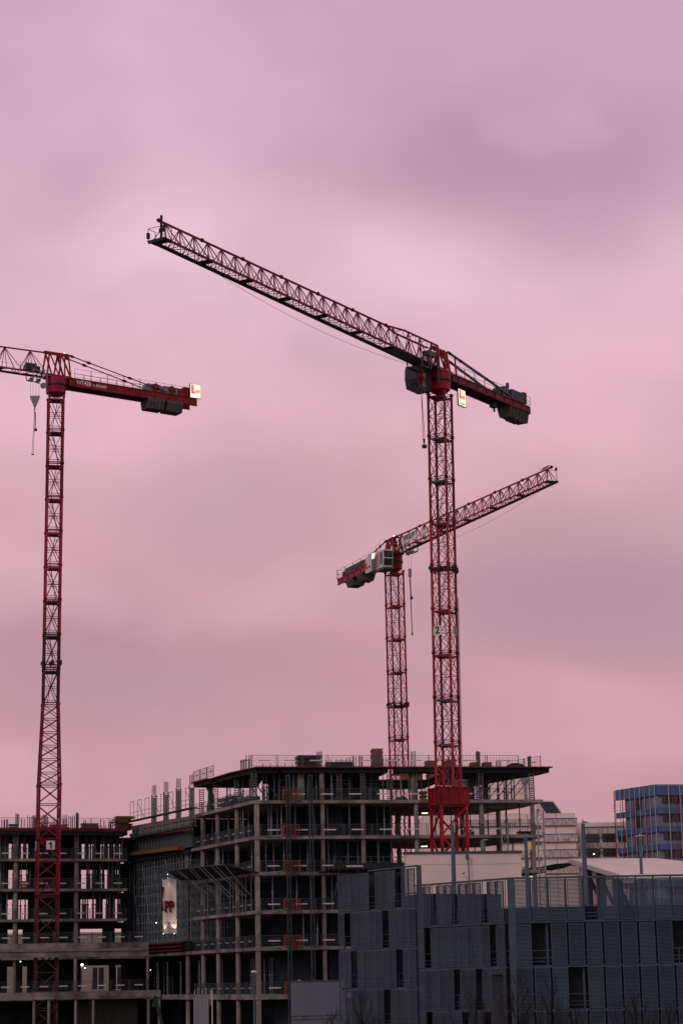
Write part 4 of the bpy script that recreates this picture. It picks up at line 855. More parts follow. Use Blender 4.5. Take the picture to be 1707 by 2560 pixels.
# raking props in the top storey
def rake(a, e, label, t=.09):
    b = MB(); b.tube(a, e, t/2, 6); b.box(a, (.25, .25, .06)); b.tube(Vector(a).lerp(Vector(e), .45), Vector(a).lerp(Vector(e), .52), t*.8, 6)
    solo('raking_prop', b, DGALV, label, 'raking prop', tuple(a), 'raking props bracing the top storey')
for i in range(6): rake(fa(23.2+i*1.05, 3+i*.8, LV[0]), fa(25.6+i*1.05, 3+i*.8, ROOF-.7), 'dark raking prop leaning to the right under the right end of the top deck')
for i, (s_, o_) in enumerate(((2.2, 2), (1.2, 3.4))): rake(fa(s_+1.0, o_, LV[0]), fa(s_-1.0, o_, ROOF-.8), 'dark raking prop beside the corner rebar cage, leaning left')
for i, s_ in enumerate((4.3, 2.5)): rake(fb(s_-2.5, 1.5, LV[0]), fb(s_+2.2, 1.5, ROOF-.7), 'dark raking prop on the side part of the top storey')
rake(fa(4.5, .7, LV[0]), fa(5.4, .7, ROOF-.7), 'thin dark raking prop leaning against the pale wall beside the hoist')
# mesh edge barriers
def make_barrier(Lm, strip=True, dense=10):
    root = thing('edge_barrier', 'x', 'edge barrier', (0, 0, 0))
    b = MB()
    for x in (.03, Lm-.03): b.beam((x, 0, 0), (x, 0, 1.2), .05)
    for z in (.08, 1.15): b.beam((0, 0, z), (Lm, 0, z), .035)
    part('barrier_frame', b, DGALV, root)
    m = MB()
    for k in range(1, dense): m.beam((Lm*k/dense, 0, .08), (Lm*k/dense, 0, 1.15), .016)
    for z in (.35, .62, .88): m.beam((0, 0, z), (Lm, 0, z), .016)
    part('wire_mesh', m, DGALV, root)
    if strip:
        s_ = MB(); s_.box((Lm*.5, -.03, .62), (Lm*.46, .02, .13)); st = part('banner_strip', s_, BAN, root)
    return root
BAR = make_barrier(2.35); BAR0 = make_barrier(2.35, False)
NTH = ['first', 'second', 'third', 'fourth', 'fifth', 'sixth', 'seventh', 'eighth', 'ninth', 'tenth', 'eleventh', 'twelfth', 'thirteenth', 'fourteenth', 'fifteenth']
def barrier_row(plane, s0, s1, off, z, where, n=None, proto=None, step=2.4, group='mesh edge barriers along the slab edges', every=1):
    n = n or int((s1-s0)/step); d = (s1-s0)/n
    for i in range(n):
        p = plane.w(s0+d*i, off, z); yaw = rad(plane.yaw)
        dup(proto or (BAR if i % every == 0 else BAR0), p, yaw, '%s mesh barrier %s' % (NTH[i], where), group, (d/2.42, 1, 1))
barrier_row(FA, -.2, 20.9, -.2, ROOF, 'from the corner on the front edge of the roof deck')
barrier_row(FA, 20.9, 27.9, -.2, ROOF, 'on the roof deck right of the crane base')
barrier_row(FB, 10.6, 17.6, -.7, ROOF, 'along the tilted side edge of the roof deck', 3)
TR = Plane(fa(29.8, 7.5), -58); barrier_row(Plane(fa(28.4, 7.0), -61, 1), .6, 7.0, -.2, ROOF, 'at the far right tip of the roof deck', 2)
for i in range(0, 6):
    w_ = 'from the corner on the front edge, %s' % ORD[i]
    if i in (0,): barrier_row(FA, 3.2, 29.5, -.05, LV[0], w_, 9, step=2.9)
    else: barrier_row(FA, .6, 8.9 if i > 1 else 29.5, -.02, LV[i], w_, 3 if i > 1 else 10)
    barrier_row(FB, .5, 19.5, -.02, LV[i], 'from the corner on the side face, %s' % ORD[i], 8 if i else 7)
for i in range(1, 4): barrier_row(FC, sC(-8), sC(318), -.1, LW[i], 'from the left on the left wing, %s' % ORD[i-1], 7)
for zz_, w_ in ((zpt, 'on the thick edge beam of the left wing'), (zqt, 'on the lowest projecting slab of the left wing')): barrier_row(FC, FC.sz(-8, 2400, POD)[0], xe_, POD+.05, zz_, 'from the left '+w_, 8)
barrier_row(FC, sC(-8), sC(318), -.3, 26.78, 'from the left on the left wing roof', 7, proto=BAR0)
kill(BAR); kill(BAR0)
# hoist masts and orange landing gates
def lattice(px0, name, label, cat, plane, off, z0, z1, w, m, grp, step=.75, s_=None):
    s_ = sA(px0) if s_ is None else s_; c = plane.w(s_, off, 0); r = thing(name, label, cat, (c.x, c.y, z0), grp); b = MB()
    cs = [plane.w(s_+i*w/2, off+j*w/2, 0) for i, j in ((-1, -1), (1, -1), (1, 1), (-1, 1))]
    for q in cs: b.beam(q+ZUP*z0, q+ZUP*z1, .06)
    part('mast_rails', b, m, r); b = MB(); k = z0; f = 0
    while k < z1-.1:
        e = min(z1, k+step)
        for i in range(4):
            p, q = cs[i], cs[(i+1) % 4]
            if f: p, q = q, p
            b.beam(p+ZUP*k, q+ZUP*e, .035); b.beam(p+ZUP*e, q+ZUP*e, .035)
        k = e; f ^= 1
    part('lattice_bracing', b, m, r)
    return r
lattice(715, 'hoist_mast', 'slim lattice hoist mast beside the orange landing gates on the facade', 'hoist mast', FA, -1.3, 0, 29.4,   .34, HOIST, 'lattice hoist masts on the facade')
lattice(772, 'hoist_mast', 'slim lattice hoist mast right of the orange gates, next to the round column', 'hoist mast', FA, -1.3, 0, 29.4,   .34, HOIST, 'lattice hoist masts on the facade')
G = thing('landing_gate', 'x', 'landing gate', (0, 0, 0)); b = MB()
for x in (-.75, .05, .75): b.beam((x, 0, 0), (x, 0, 1.05), .07)
for z in (.04, .55, 1.05): b.beam((-.78, 0, z), (.78, 0, z), .07 if z != .55 else .04)
part('gate_frame', b, OR, G); b = MB()
for k in range(1, 8): b.beam((-.75+k*.19, 0, .05), (-.75+k*.19, 0, 1.03), .016)
for z in (.3, .8): b.beam((-.75, 0, z), (.75, 0, z), .016)
part('gate_mesh', b, OR, G); b = MB(); b.beam((-.78, 0, 0), (-1.0, -.9, 0), .05); b.beam((-.9, -.7, 0), (-.9, -.7, 1.2), .06); b.box((-.9, -.4, .55), (.06, .7, .9)); part('side_guard', b, OR, G)
for i in range(6): dup(G, FA.w(sA(727), -.45, LV[i] + .02), rad(11), 'orange landing gate beside the hoist mast on the %s' % ORD[i], 'orange landing gates of the hoist')
kill(G)
for i in range(1, 5):
    p = FA.w(sA(700), -.9, LV[i]-.1); b = MB(); b.beam(FA.w(sA(663), -.15, LV[i]-.05), FA.w(sA(712), -1.2, LV[i]+.1), .05); b.beam(FA.w(sA(690), -.1, LV[i]-.05), FA.w(sA(706), -1.2, LV[i]+.1), .05)
    solo('tie_arm', b, GALV, 'thin tie arm holding the hoist mast, %s' % ORD[i], 'tie arm', tuple(p), 'tie arms of the hoist')
# ------------------------------------------------------------------ shoring scaffold under the bridge
def make_tower():
    root = thing('shoring_tower', 'x', 'shoring tower', (0, 0, 0)); b = MB(); w = .55; Ht = 9.7
    for x, y in ((-w, -w), (w, -w), (w, w), (-w, w)): b.tube((x, y, 0), (x, y, Ht), .035, 5); b.box((x, y, .03), (.18, .18, .06)); b.box((x, y, Ht), (.22, .3, .08))
    part('standards', b, SCAF, root); b = MB(); z = .35; f = 0
    q = [(-w, -w), (w, -w), (w, w), (-w, w)]
    while z < Ht-.2:
        for i in range(4):
            (x0, y0), (x1, y1) = q[i], q[(i+1) % 4]; b.beam((x0, y0, z), (x1, y1, z), .03)
        z += 1.04
    part('ledgers', b, SCAF, root); b = MB(); z = .35
    while z < Ht-1.2:
        for i in range(4):
            (x0, y0), (x1, y1) = q[i], q[(i+1) % 4]
            pts = [(x0+(x1-x0)*t, y0+(y1-y0)*t, z+1.04*(1-(1-t)**2)*.9) for t in (0, .12, .3, .5)] if f else [(x1+(x0-x1)*t, y1+(y0-y1)*t, z+1.04*(1-(1-t)**2)*.9) for t in (0, .12, .3, .5)]
            b.path([Vector(p) for p in pts], .02, 4)
        z += 1.04; f ^= 1
    part('curved_braces', b, DGALV, root)
    return root
TW = make_tower(); k = 0; random.seed(9)
for row, off in enumerate((.5, 2.4, 4.3)):
    for i in range(12):
        p = FB.w(21.2+i*2.05+random.uniform(-.1, .1), off, 13.5)
        dup(TW, p, rad(22+random.uniform(-2, 2)), ('%s scaffold tower from the building corner in the %s row under the yellow edged bridge' % (NTH[i], ('front', 'middle', 'rear')[row])), 'shoring towers under the bridge')
kill(TW)
# long diagonal tubes tying the towers
for i in range(5):
    a = FB.w(21.5+i*4.6, -.25, 14+.4*i); e = FB.w(24.5+i*4.6, -.25, 22.6); b = MB(); b.tube(a, e, .028, 5)
    solo('scaffold_brace', b, GALV, '%s long diagonal scaffold tube from the right across the front of the shoring towers' % NTH[i], 'scaffold tube', tuple(a), 'diagonal tubes on the shoring towers')
# ------------------------------------------------------------------ company banner
def banner():
    c = P(424, 2265, 238); w, h = 1.52, 5.85; nx, nz = 16, 30; vs = []; 
    for k in range(nz+1):
        for i in range(nx+1):
            u, v = i/nx, k/nz
            x = -w/2+w*u*(1-.0*v) + .06*(v-.5); y = .05*math.sin(u*9+v*2.2)+.09*math.sin(u*5-v*3)*v - (.25*(1-u)**6)*-1
            z = h/2-h*v - (.10*math.sin(u*math.pi*2.2+.4) if k == 0 else .06*math.sin(u*math.pi*2.2+.4)*(1-v))
            vs.append((c.x+x, c.y+y, c.z+z))
    fs = [(k*(nx+1)+i, k*(nx+1)+i+1, (k+1)*(nx+1)+i+1, (k+1)*(nx+1)+i) for k in range(nz) for i in range(nx)]
    n = len(vs); vs2 = vs+[(a, b_+.015, d) for a, b_, d in vs]; fs2 = [f[::-1] for f in fs]+[tuple(j+n for j in f) for f in fs]
    root = thing('banner', 'tall white cloth banner with dark red letters hanging on the scaffold, lit by small spotlights', 'banner', (c.x, c.y, c.z-h/2))
    b = MB(); b.add(vs2, fs2); part('cloth', b, mat('banner_cloth', (.66, .58, .62), .9, var=.12, scale=.8), root)
    m = mat('banner_red_lettering', (.11, .004, .012), .8, var=.2); yy = c.y-.17
    text_part('lettering', 'PP', 1.55, m, root, (c.x-.02, yy, c.z-.42+.3), (1, 0, 0), bold=.09, sx=.62)
    b = MB(); b.box((c.x-.66, yy, c.z+.0), (.12, .02, 1.05)); b.box((c.x-.60, yy, c.z-.4), (.1, .02, .2)); part('lettering', b, m, root)
    b = MB(); b.add([(c.x-.76, yy, c.z+2.05), (c.x-.52, yy, c.z+2.05), (c.x-.68, yy, c.z+.75), (c.x-.76, yy, c.z+.75), (c.x-.76, yy+.02, c.z+2.05), (c.x-.52, yy+.02, c.z+2.05), (c.x-.68, yy+.02, c.z+.75), (c.x-.76, yy+.02, c.z+.75)], [(0, 3, 2, 1), (4, 5, 6, 7), (0, 1, 5, 4), (1, 2, 6, 5), (2, 3, 7, 6), (3, 0, 4, 7)]); part('lettering', b, m, root)
    text_part('lettering', 'w.lupp.de', .38, mat('banner_blue_lettering', (.02, .05, .10), .8), root, (c.x+.02, yy, c.z-1.75), (1, 0, 0), sx=.78)
    b = MB(); b.tube((c.x-w/2-.1, c.y+.1, c.z+h/2+.02), (c.x+w/2+.1, c.y+.1, c.z+h/2+.02), .03, 6); part('hanging_tube', b, GALV, root)
    for k, (x, z, tz, en) in enumerate(((-.62, -2.85, -1.6, 190), (.55, -2.85, -1.7, 300), (-.1, 3.25, 1.2, 150))):
        l = bpy.data.lights.new('spot', 'SPOT'); l.energy = en*.45; l.color = (1, .74, .5); l.spot_size = rad(60); l.spot_blend = .7; l.shadow_soft_size = .04
        o = bpy.data.objects.new('spotlight_beam', l); C.objects.link(o); pos = Vector((c.x+x, c.y-(.28 if k < 2 else .75), c.z+z)); o.location = pos
        o.rotation_euler = (Vector((c.x+x*.9, c.y, c.z+tz))-pos).to_track_quat('-Z', 'Y').to_euler()
        b = MB(); b.box((pos.x, pos.y-.06, pos.z-(.1 if k < 2 else -.1)), (.16, .12, .12)); b.beam((pos.x, pos.y, pos.z), (pos.x, c.y+.3, pos.z-(.05 if k < 2 else -.1)), .03)
        if k == 2:
            b.beam((pos.x-.25, pos.y, pos.z+1.6), (pos.x-.05, pos.y, pos.z+.2), .05); b.beam((pos.x, pos.y, pos.z+.2), (pos.x-.02, pos.y+.3, pos.z-.6), .04)
        r = solo('spotlight', b, GALV, ('small spotlight at the lower left corner of the white banner', 'small spotlight at the lower right corner of the white banner', 'spotlight on a bent tube above the white banner')[k], 'spotlight', tuple(pos), 'spotlights of the banner')
        g = MB(); g.box((pos.x, pos.y-.13, pos.z-(.1 if k < 2 else -.1)), (.07, .02, .05)); part('lens', g, BULB, r)
banner()
def worklight(px, py, Y, label, r=.05, m=BULB, shape='b'):
    p = P(px, py, Y); b = MB(); b.box((p.x, p.y+.08, p.z), (.24, .12, .2)); o = solo('work_light', b, DGALV, label, 'work light', tuple(p), 'work lights burning inside the site')
    g = MB(); g.tube((p.x, p.y-.02, p.z), (p.x, p.y+.01, p.z), r, 10); part('lens', g, m, o)
worklight(391, 2307, 241, 'small glowing work light on the scaffold left of the white banner')
worklight(52, 2404, 247, 'small glowing work light in the leftmost bay under the deep beam')
worklight(206, 2412, 250, 'large bright work light in the left wing below the deep beam', .14)
worklight(213, 2420, 250, 'second smaller bright work light beside the large one in the left wing', .07)
worklight(377, 2425, 233, 'tiny work light among the props below the red formwork strips', .035)
worklight(429, 2241, 243, 'tiny work light high on the scaffold right of the banner', .03)
def tube(px0, px1, py, Y, label):
    a, e = P(px0, py, Y), P(px1, py, Y); a.z = e.z = (a.z+e.z)/2; b = MB(); b.beam(a+ZUP*.07, e+ZUP*.07, .12, .06); o = solo('tube_light', b, WPAINT, label, 'tube light', tuple(a), 'lit tube lights under the slabs')
    g = MB(); g.tube(a, e, .045, 7); part('lamp_tube', g, TUBE, o)
tube(1054, 1069, 2033, 229, 'lit tube light under the slab left of the crane base, upper one'); tube(1052, 1068, 2116, 229, 'lit tube light left of the crane base, one storey lower'); tube(51, 60, 2169, 255, 'lit tube light in the leftmost bay of the left wing')
tube(1323, 1331, 2263-70, 215, 'lit tube light low beside the stair tower on the right')
# wall patch: a glowing sheet stands in for lamplight on the wall
a = P(1052, 2108, 232); e = P(1067, 2096, 232); b = MB(); b.box(((a.x+e.x)/2, 232, (a.z+e.z)/2), (abs(e.x-a.x), .1, abs(e.z-a.z))); solo('wall_glow_patch', b, YLIT, 'small warm yellow glow painted as lamplight on the wall left of the crane base', 'light patch', ((a.x+e.x)/2, 232, a.z))
a = P(1318, 2122, 226); e = P(1331, 2105, 226); b = MB(); b.box(((a.x+e.x)/2, 226, (a.z+e.z)/2), (abs(e.x-a.x), .1, abs(e.z-a.z))); solo('lit_window', b, YLIT, 'warm orange lit opening beside the right end column', 'lit window', ((a.x+e.x)/2, 226, a.z))
# ------------------------------------------------------------------ protection canopies
def canopy_left():
    inner = [(455, 20.2), (500, 19.95), (537, 19.85), (585, 19.8), (622, 19.8)]
    outs = [(421, 2176), (458, 2171.5), (497, 2167), (535, 2163), (565, 2161)]
    I = [FB.w(sB(px), -.1, z) for px, z in inner]; Oo = []
    for px, py in outs: s_, z = FB.sz(px, py, -3.0); Oo.append(FB.w(s_, -3.0, z))
    root = thing('protection_canopy', 'dark netted protection canopy jutting from the side face beside the banner, on diagonal struts', 'canopy', tuple(I[2]))
    b = MB()
    for i in range(4): b.slab4([I[i], I[i+1], Oo[i+1], Oo[i]], .1)
    t = FA.w(.4, -.6, 19.75); b.slab4([I[4], t, Oo[4].lerp(t, .6), Oo[4]], .1); part('netted_deck', b, TARP, root)
    b = MB()
    for f in (0, .25, .5, .75, 1.0):
        for i in range(4):
            p, q = I[i].lerp(I[i+1], f), Oo[i].lerp(Oo[i+1], f); b.beam(p-ZUP*.1, q-ZUP*.1, .06)
    for p, q in zip(Oo, Oo[1:]): b.beam(p, q, .06)
    part('deck_ribs', b, DGALV, root)
    for (ox, oy), (fx, fy) in (((442, 2173), (520, 2236)), ((450, 2172), (512, 2242)), ((473, 2170), (543, 2246)), ((480, 2169), (551, 2247)), ((500, 2167), (575, 2246)), ((508, 2166), (583, 2243)), ((530, 2164), (606, 2240)), ((541, 2163), (615, 2242)), ((562, 2161), (628, 2240))):
        s_, z = FB.sz(ox, oy, -3.0); p = FB.w(s_, -3.0, z-.1); s2, z2 = FB.sz(fx, fy, -.15); q = FB.w(s2, -.15, z2); b = MB(); b.beam(p, q, .055); part('strut', b, GALV, root)
        b = MB(); b.beam(FB.w(s2, -.15, 15.95), FB.w(s2, -.15, 19.7), .05); part('wall_post', b, GALV, root)
    for i in range(4):
        c = I[i].lerp(Oo[i+1], .22)+ZUP*-.12; d = (I[i+1]-I[i]).normalized(); n = (Oo[i]-I[i]).normalized(); b = MB(); b.slab4([c-d*.5, c+d*.5, c+d*.5+n*.5, c-d*.5+n*.5], -.06); part('net_patch', b, HUTM, root)
canopy_left()
s0, s1 = sA(822), sA(1004); root = thing('protection_canopy', 'dark protection canopy with wire railing on the front face, just above the grey mesh building', 'canopy', tuple(FA.w(s0, -.1, 19.7)))
b = MB(); b.slab4([FA.w(s0, -.1, 19.7), FA.w(s1, -.1, 19.7), FA.w(s1, -2.4, 19.95), FA.w(s0-.3, -2.4, 19.95)], .1); b.slab4([FA.w(s0-1.2, -.1, 19.7), FA.w(s0, -.1, 19.72), FA.w(s0-.3, -2.4, 19.97), FA.w(s0-.5, -1.2, 19.8)], .06); part('netted_deck', b, TARP, root)
b = MB(); b.slab4([FA.w(s0, -2.42, 19.95), FA.w(s1, -2.42, 19.95), FA.w(s1, -2.42, 20.5), FA.w(s0, -2.42, 20.4)], .03); part('netting', b, TARP, root)
b = MB()
for k in range(7): s_ = s0+(s1-s0)*k/6; b.beam(FA.w(s_, -2.4, 19.9), FA.w(s_, -2.4, 21.1), .05)
for z in (20.6, 21.1): b.beam(FA.w(s0, -2.4, z), FA.w(s1, -2.4, z), .04)
part('railing', b, DGALV, root)
b = MB()
for k in range(4): s_ = s0+.6+(s1-s0)*k/4; b.beam(FA.w(s_, -2.3, 19.9), FA.w(s_-.2, -.15, 17.2), .06)
part('strut', b, GALV, root); b = MB(); b.box(FA.w(s0+2.1, -2.5, 20.15), (1.7, .03, .16), rad(11)); part('banner_strip', b, BAN, root)
# ------------------------------------------------------------------ things standing on the decks
def stack(plane, px0, px1, pytop, off, zb, depth, m, name, label, cat, group=None, layer=.14, jitter=.05, bearer=SOFF):
    s0 = plane.sz(px0, 1900, off)[0]; s1 = plane.sz(px1, 1900, off)[0]; zt = plane.sz((px0+px1)/2, pytop, off)[1]; c = plane.w((s0+s1)/2, off, zb); r = thing(name, label, cat, tuple(c), group)
    b = MB(); d = MB(); z = zb+.06; n = 0
    while z < zt-.02:
        j = random.uniform(-jitter, jitter); cc = plane.w((s0+s1)/2+j, off+depth/2+random.uniform(-jitter, jitter), z+layer*.4); b.box(cc, (s1-s0-random.uniform(0, .08), depth, layer*.72), rad(plane.yaw+random.uniform(-1.5, 1.5)))
        if n % 5 == 4:
            for t in (.2, .8): d.box(plane.w(s0+(s1-s0)*t, off+depth/2-.02, z-.02), (.12, depth+.05, .1), rad(plane.yaw))
        z += layer; n += 1
    d.box(plane.w((s0+s1)/2, off+depth/2, zb+.03), (s1-s0, depth, .06), rad(plane.yaw))
    part('boards', b, m, r); part('bearers', d, bearer, r); return r
random.seed(21)
stack(FA, 931, 958, 1870, 1.0, ROOF, 1.2, FBRD, 'formwork_stack', 'tall leaning stack of reddish formwork boards, the highest stack on the roof deck', 'formwork stack', 'stacks of formwork boards')
stack(FA, 1066, 1092, 1903, 1.0, ROOF, 1.2, FBRD, 'formwork_stack', 'red board stack on the roof deck just left of the big crane mast', 'formwork stack', 'stacks of formwork boards')
stack(FA, 1108, 1140, 1899, .9, ROOF, 1.2, FBRD, 'formwork_stack', 'red board stack on the roof deck seen through the big crane mast', 'formwork stack', 'stacks of formwork boards')
stack(FA, 1178, 1200, 1904, 1.0, ROOF, 1.2, FBRD, 'formwork_stack', 'short red board stack on the roof deck right of the big crane mast', 'formwork stack', 'stacks of formwork boards')
stack(FA, 1208, 1230, 1904, 1.0, ROOF, 1.2, FBRD, 'formwork_stack', 'second short red board stack right of the big crane mast, beside the starter bars', 'formwork stack', 'stacks of formwork boards')
for i, (a, e, t) in enumerate(((1002, 1024, 1931), (1026, 1043, 1935), (1045, 1056, 1932), (1068, 1089, 1932), (1096, 1120, 1938))):
    stack(Plane(FA.w(0, 14.8), 11), a, e, t, 0, ROOF, 1.2, FBRD, 'formwork_stack', '%s red board stack from the left seen under the deck on the rear roof strip' % NTH[i], 'formwork stack', 'stacks of formwork boards')
stack(FA, 745, 804, 1892, 1.2, ROOF, 2.0, BLK, 'table_form_stack', 'black stacked formwork tables with a pale middle band on the roof deck', 'formwork tables', None, .45, .02, GALV)
stack(FA, 826, 884, 1903, 1.0, ROOF, 1.4, NAVY, 'panel_stack', 'dark blue stacked panels with a red top and yellow end on the roof deck', 'panel stack', None, .2, .03, FRED)
stack(FA, 816, 828, 1905, .9, ROOF, 1.0, FYEL, 'beam_bundle', 'small yellow timber beam bundle beside the dark blue panels on the roof deck', 'beam bundle', None, .2, .06)
stack(FC, 208, 250, 2057, .6, 26.7, 1.0, FBRD, 'formwork_stack', 'pinkish board stack on the left wing roof right of the tall bars', 'formwork stack', 'stacks of formwork boards')
stack(FC, 105, 124, 2064, .6, 26.7, 1.0, FBRD, 'formwork_stack', 'dark red board stack on the left wing roof behind the crane mast', 'formwork stack', 'stacks of formwork boards')
stack(FC, 128, 150, 2062, .8, 26.7, 1.0, FBRD, 'formwork_stack', 'second dark red board stack behind the leftmost crane mast, beside the pale pallets', 'formwork stack', 'stacks of formwork boards')
stack(FC, 152, 173, 2063, .6, 26.7, 1.0, CONC, 'pallet_stack', 'pale grey pallet stack on the left wing roof right of the crane mast', 'pallet stack', None, .3)
stack(FC, 28, 49, 2059, .6, 26.7, 1.0, DGALV, 'equipment_crate', 'grey green crate on the left wing roof beside the thin starter bars', 'crate', None, .3)
stack(FC, 290, 330, 2052, 1.0, 26.7, 1.6, FRED, 'formwork_stack', 'red formwork platform piled at the right end of the left wing roof', 'formwork stack', 'stacks of formwork boards', .25, .3)
stack(FC, 294, 336, 2041, 1.2, 27.7, 1.6, FYEL, 'beam_bundle', 'yellow timber beams on the red platform at the right end of the left wing', 'beam bundle', None, .16, .4)
stack(FC, 58, 74, 2203, .5, 19.9, 1.0, OR, 'orange_crate', 'orange crate low in the leftmost bays of the left wing', 'crate', None, .3)
stack(FA, 1050, 1066, 1983, 3, LV[0], 1.2, FYEL, 'debris_skip', 'brown orange skip on the top storey left of the crane collar', 'skip', None, .4, .01)
stack(FB, 593, 622, 1993, 1.5, LV[0], 1.2, NAVY, 'tarp_pile', 'dark navy covered pile behind the corner columns of the top storey', 'covered pile', None, .5, .02)
stack(FB, 545, 580, 2002, 1.5, LV[0], 1.2, NAVY, 'tarp_pile', 'dark navy covered pile on the side part of the top storey', 'covered pile', None, .5, .05)
stack(FA, 1290, 1330, 2077, 1.0, LV[1], 1.2, FRED, 'material_pile', 'low red pile beside the right end column on the second storey', 'material pile', None, .2, .2)
stack(FA, 1170, 1180, 2070, 1.0, LV[1], 1.2, NAVY, 'barrel_group', 'dark blue container right of the crane base on the second storey', 'container', None, .5, .01)
# dark bundle and covered bundle
def lump(name, label, cat, c, rx, ry, rz, m, seed=0, yaw=0, seg=14):
    random.seed(seed); b = MB(); vs = [(c.x, c.y, c.z+rz)]; R = 7
    for j in range(1, R+1):
        ph = math.pi/2*j/R
        for i in range(seg):
            a = 2*math.pi*i/seg; q = 1+random.uniform(-.12, .12); x, y = rx*math.sin(ph)**.6*math.cos(a)*q, ry*math.sin(ph)**.6*math.sin(a)*q
            vs.append((c.x+x*math.cos(yaw)-y*math.sin(yaw), c.y+x*math.sin(yaw)+y*math.cos(yaw), c.z+max(0, rz*math.cos(ph)*(1+random.uniform(-.15, .15)))))
    fs = [(0, 1+i, 1+(i+1) % seg) for i in range(seg)]
    for j in range(R-1):
        for i in range(seg): a = 1+j*seg+i; e = 1+j*seg+(i+1) % seg; fs.append((a, a+seg, e+seg, e))
    b.add(vs, fs); return solo(name, b, m, label, cat, tuple(c))
lump('tarp_bundle', 'long dark bundle lying on the roof deck near its right end', 'bundle', FA.w(sA(1299), 1.0, ROOF), .95, .5, .45, TARP, 4)
lump('tarp_bundle', 'low dark heap on the top storey floor left of the pale column', 'heap', FA.w(sA(1012), 1.5, LV[0]), .7, .5, .42, TARP, 5)
# wrapped column (green netting) on the side face
v = fb(sB(519)-.2, .3); b = MB(); random.seed(2); prof = [(0, .42), (.6, .45), (1.0, .33), (1.7, .3), (2.1, .26), (2.5, .36), (2.9, .3), (3.05, .2)]
pv = []
for z, r in prof:
    for i in range(12): a = 2*math.pi*i/12; q = r*(1+random.uniform(-.15, .15)); pv.append((v.x+q*math.cos(a)-.1*(z > 2.2), v.y+q*math.sin(a), LV[0]+z))
b.add(pv, [(j*12+i, j*12+(i+1) % 12, (j+1)*12+(i+1) % 12, (j+1)*12+i) for j in range(len(prof)-1) for i in range(12)]+[tuple(range((len(prof)-1)*12, len(prof)*12))])
solo('wrapped_column', b, mat('green_netting', (.035, .07, .065), .9, var=.6, scale=9, bump=.6), 'column wrapped in dark green netting at the far end of the top storey side', 'wrapped column', (v.x, v.y, LV[0]))
# portable toilet
c = FA.w(sA(1168), 2.2, LV[0]); M = Matrix.Translation(c) @ Matrix.Rotation(rad(11), 4, 'Z'); r = thing('portable_toilet', 'grey portable toilet with a pale rounded roof right of the crane collar', 'portable toilet', tuple(c))
b = MB(M); b.box((0, 0, 1.05), (1.05, 1.05, 2.1)); part('cabin', b, PLAST, r); b = MB(M)
for k in range(5): b.box((0, 0, 2.1+.04*k), (1.15-.09*k*k*.4, 1.15-.06*k, .045))
part('roof', b, TROOF, r); b = MB(M); b.box((0, -.54, 1.0), (.7, .03, 1.8)); d = part('door', b, GALV, r); b = MB(M); b.box((.1, -.57, 1.35), (.2, .03, .25)); part('vent', b, BLK, d)
# ------------------------------------------------------------------ scaffold walkways over the bridge parapet
def walkway(offs, a, e, label, posts, rails=(0, .55, 1.1), hp=None):
    (s0, z0), (s1, z1) = FB.sz(*a, offs), FB.sz(*e, offs); p, q = FB.w(s0, offs, z0), FB.w(s1, offs, z1); root = thing('scaffold_walkway', label, 'scaffold walkway', tuple(p), 'scaffold walkways along the bridge')
    b = MB(); b.beam(p, q, .7, .12); part('planks', b, mat('plank_green', (.035, .065, .06), .8, var=.6, scale=3), root); b = MB()
    for k in range(posts+1):
        c = p.lerp(q, k/posts); b.beam(c, c+ZUP*(hp or rails[-1]), .06)
        if hp and k < posts:
            d = p.lerp(q, (k+.5)/posts); b.beam(c+ZUP*hp, d+ZUP*hp, .06); b.beam(d, d+ZUP*hp, .06)
    part('posts', b, GALV, root); b = MB()
    for h in rails[1:]: b.beam(p+ZUP*h, q+ZUP*h, .045)
    if hp:
        for k in range(0, posts, 2): b.beam(p.lerp(q, (k+1)/posts)+ZUP*hp*.9, p.lerp(q, min(1, (k+1.9)/posts)), .05)
    part('rails', b, GALV, root)
walkway(-.8, (326, 2054), (486, 2019), 'upper green planked scaffold walkway with tall posts above the bridge parapet', 8, (0, .5, 1.0), 2.3)
walkway(-.9, (334, 2094), (489, 2065), 'lower green planked scaffold walkway along the bridge parapet', 8)
b = MB(); c = FB.w(sB(432), -.2, 0)
# ------------------------------------------------------------------ scaffold stair towers at the right end
def stair_tower(px, Y, z1, label):
    c = P(px, 2100, Y); r = thing('stair_tower', label, 'stair tower', (c.x, c.y, 0), 'lattice stair towers'); b = MB(); w, d = .32, .5; m = mat('pale_scaffold', (.36, .34, .36), .6, .2, var=.3)
    for x, y in ((-w, -d), (w, -d), (w, d), (-w, d)): b.tube((c.x+x, c.y+y, 0), (c.x+x, c.y+y, z1), .04, 5)
    part('standards', b, m, r); b = MB(); z = 8; f = 1
    while z < z1-.2:
        for y in (-d, d): b.beam((c.x-w, c.y+y, z), (c.x+w, c.y+y, z), .05); b.beam((c.x-w*f, c.y+y, z), (c.x+w*f, c.y+y, z+.9), .035)
        for x in (-w, w): b.beam((c.x+x, c.y-d, z), (c.x+x, c.y+d, z), .04)
        z += .9; f = -f
    part('ledgers', b, m, r)
stair_tower(1261, 224, 24.6, 'pale lattice stair tower below the second slab left of the end columns'); stair_tower(1352, 222, 25.6, 'pale lattice stair tower at the right end of the unfinished building'); 
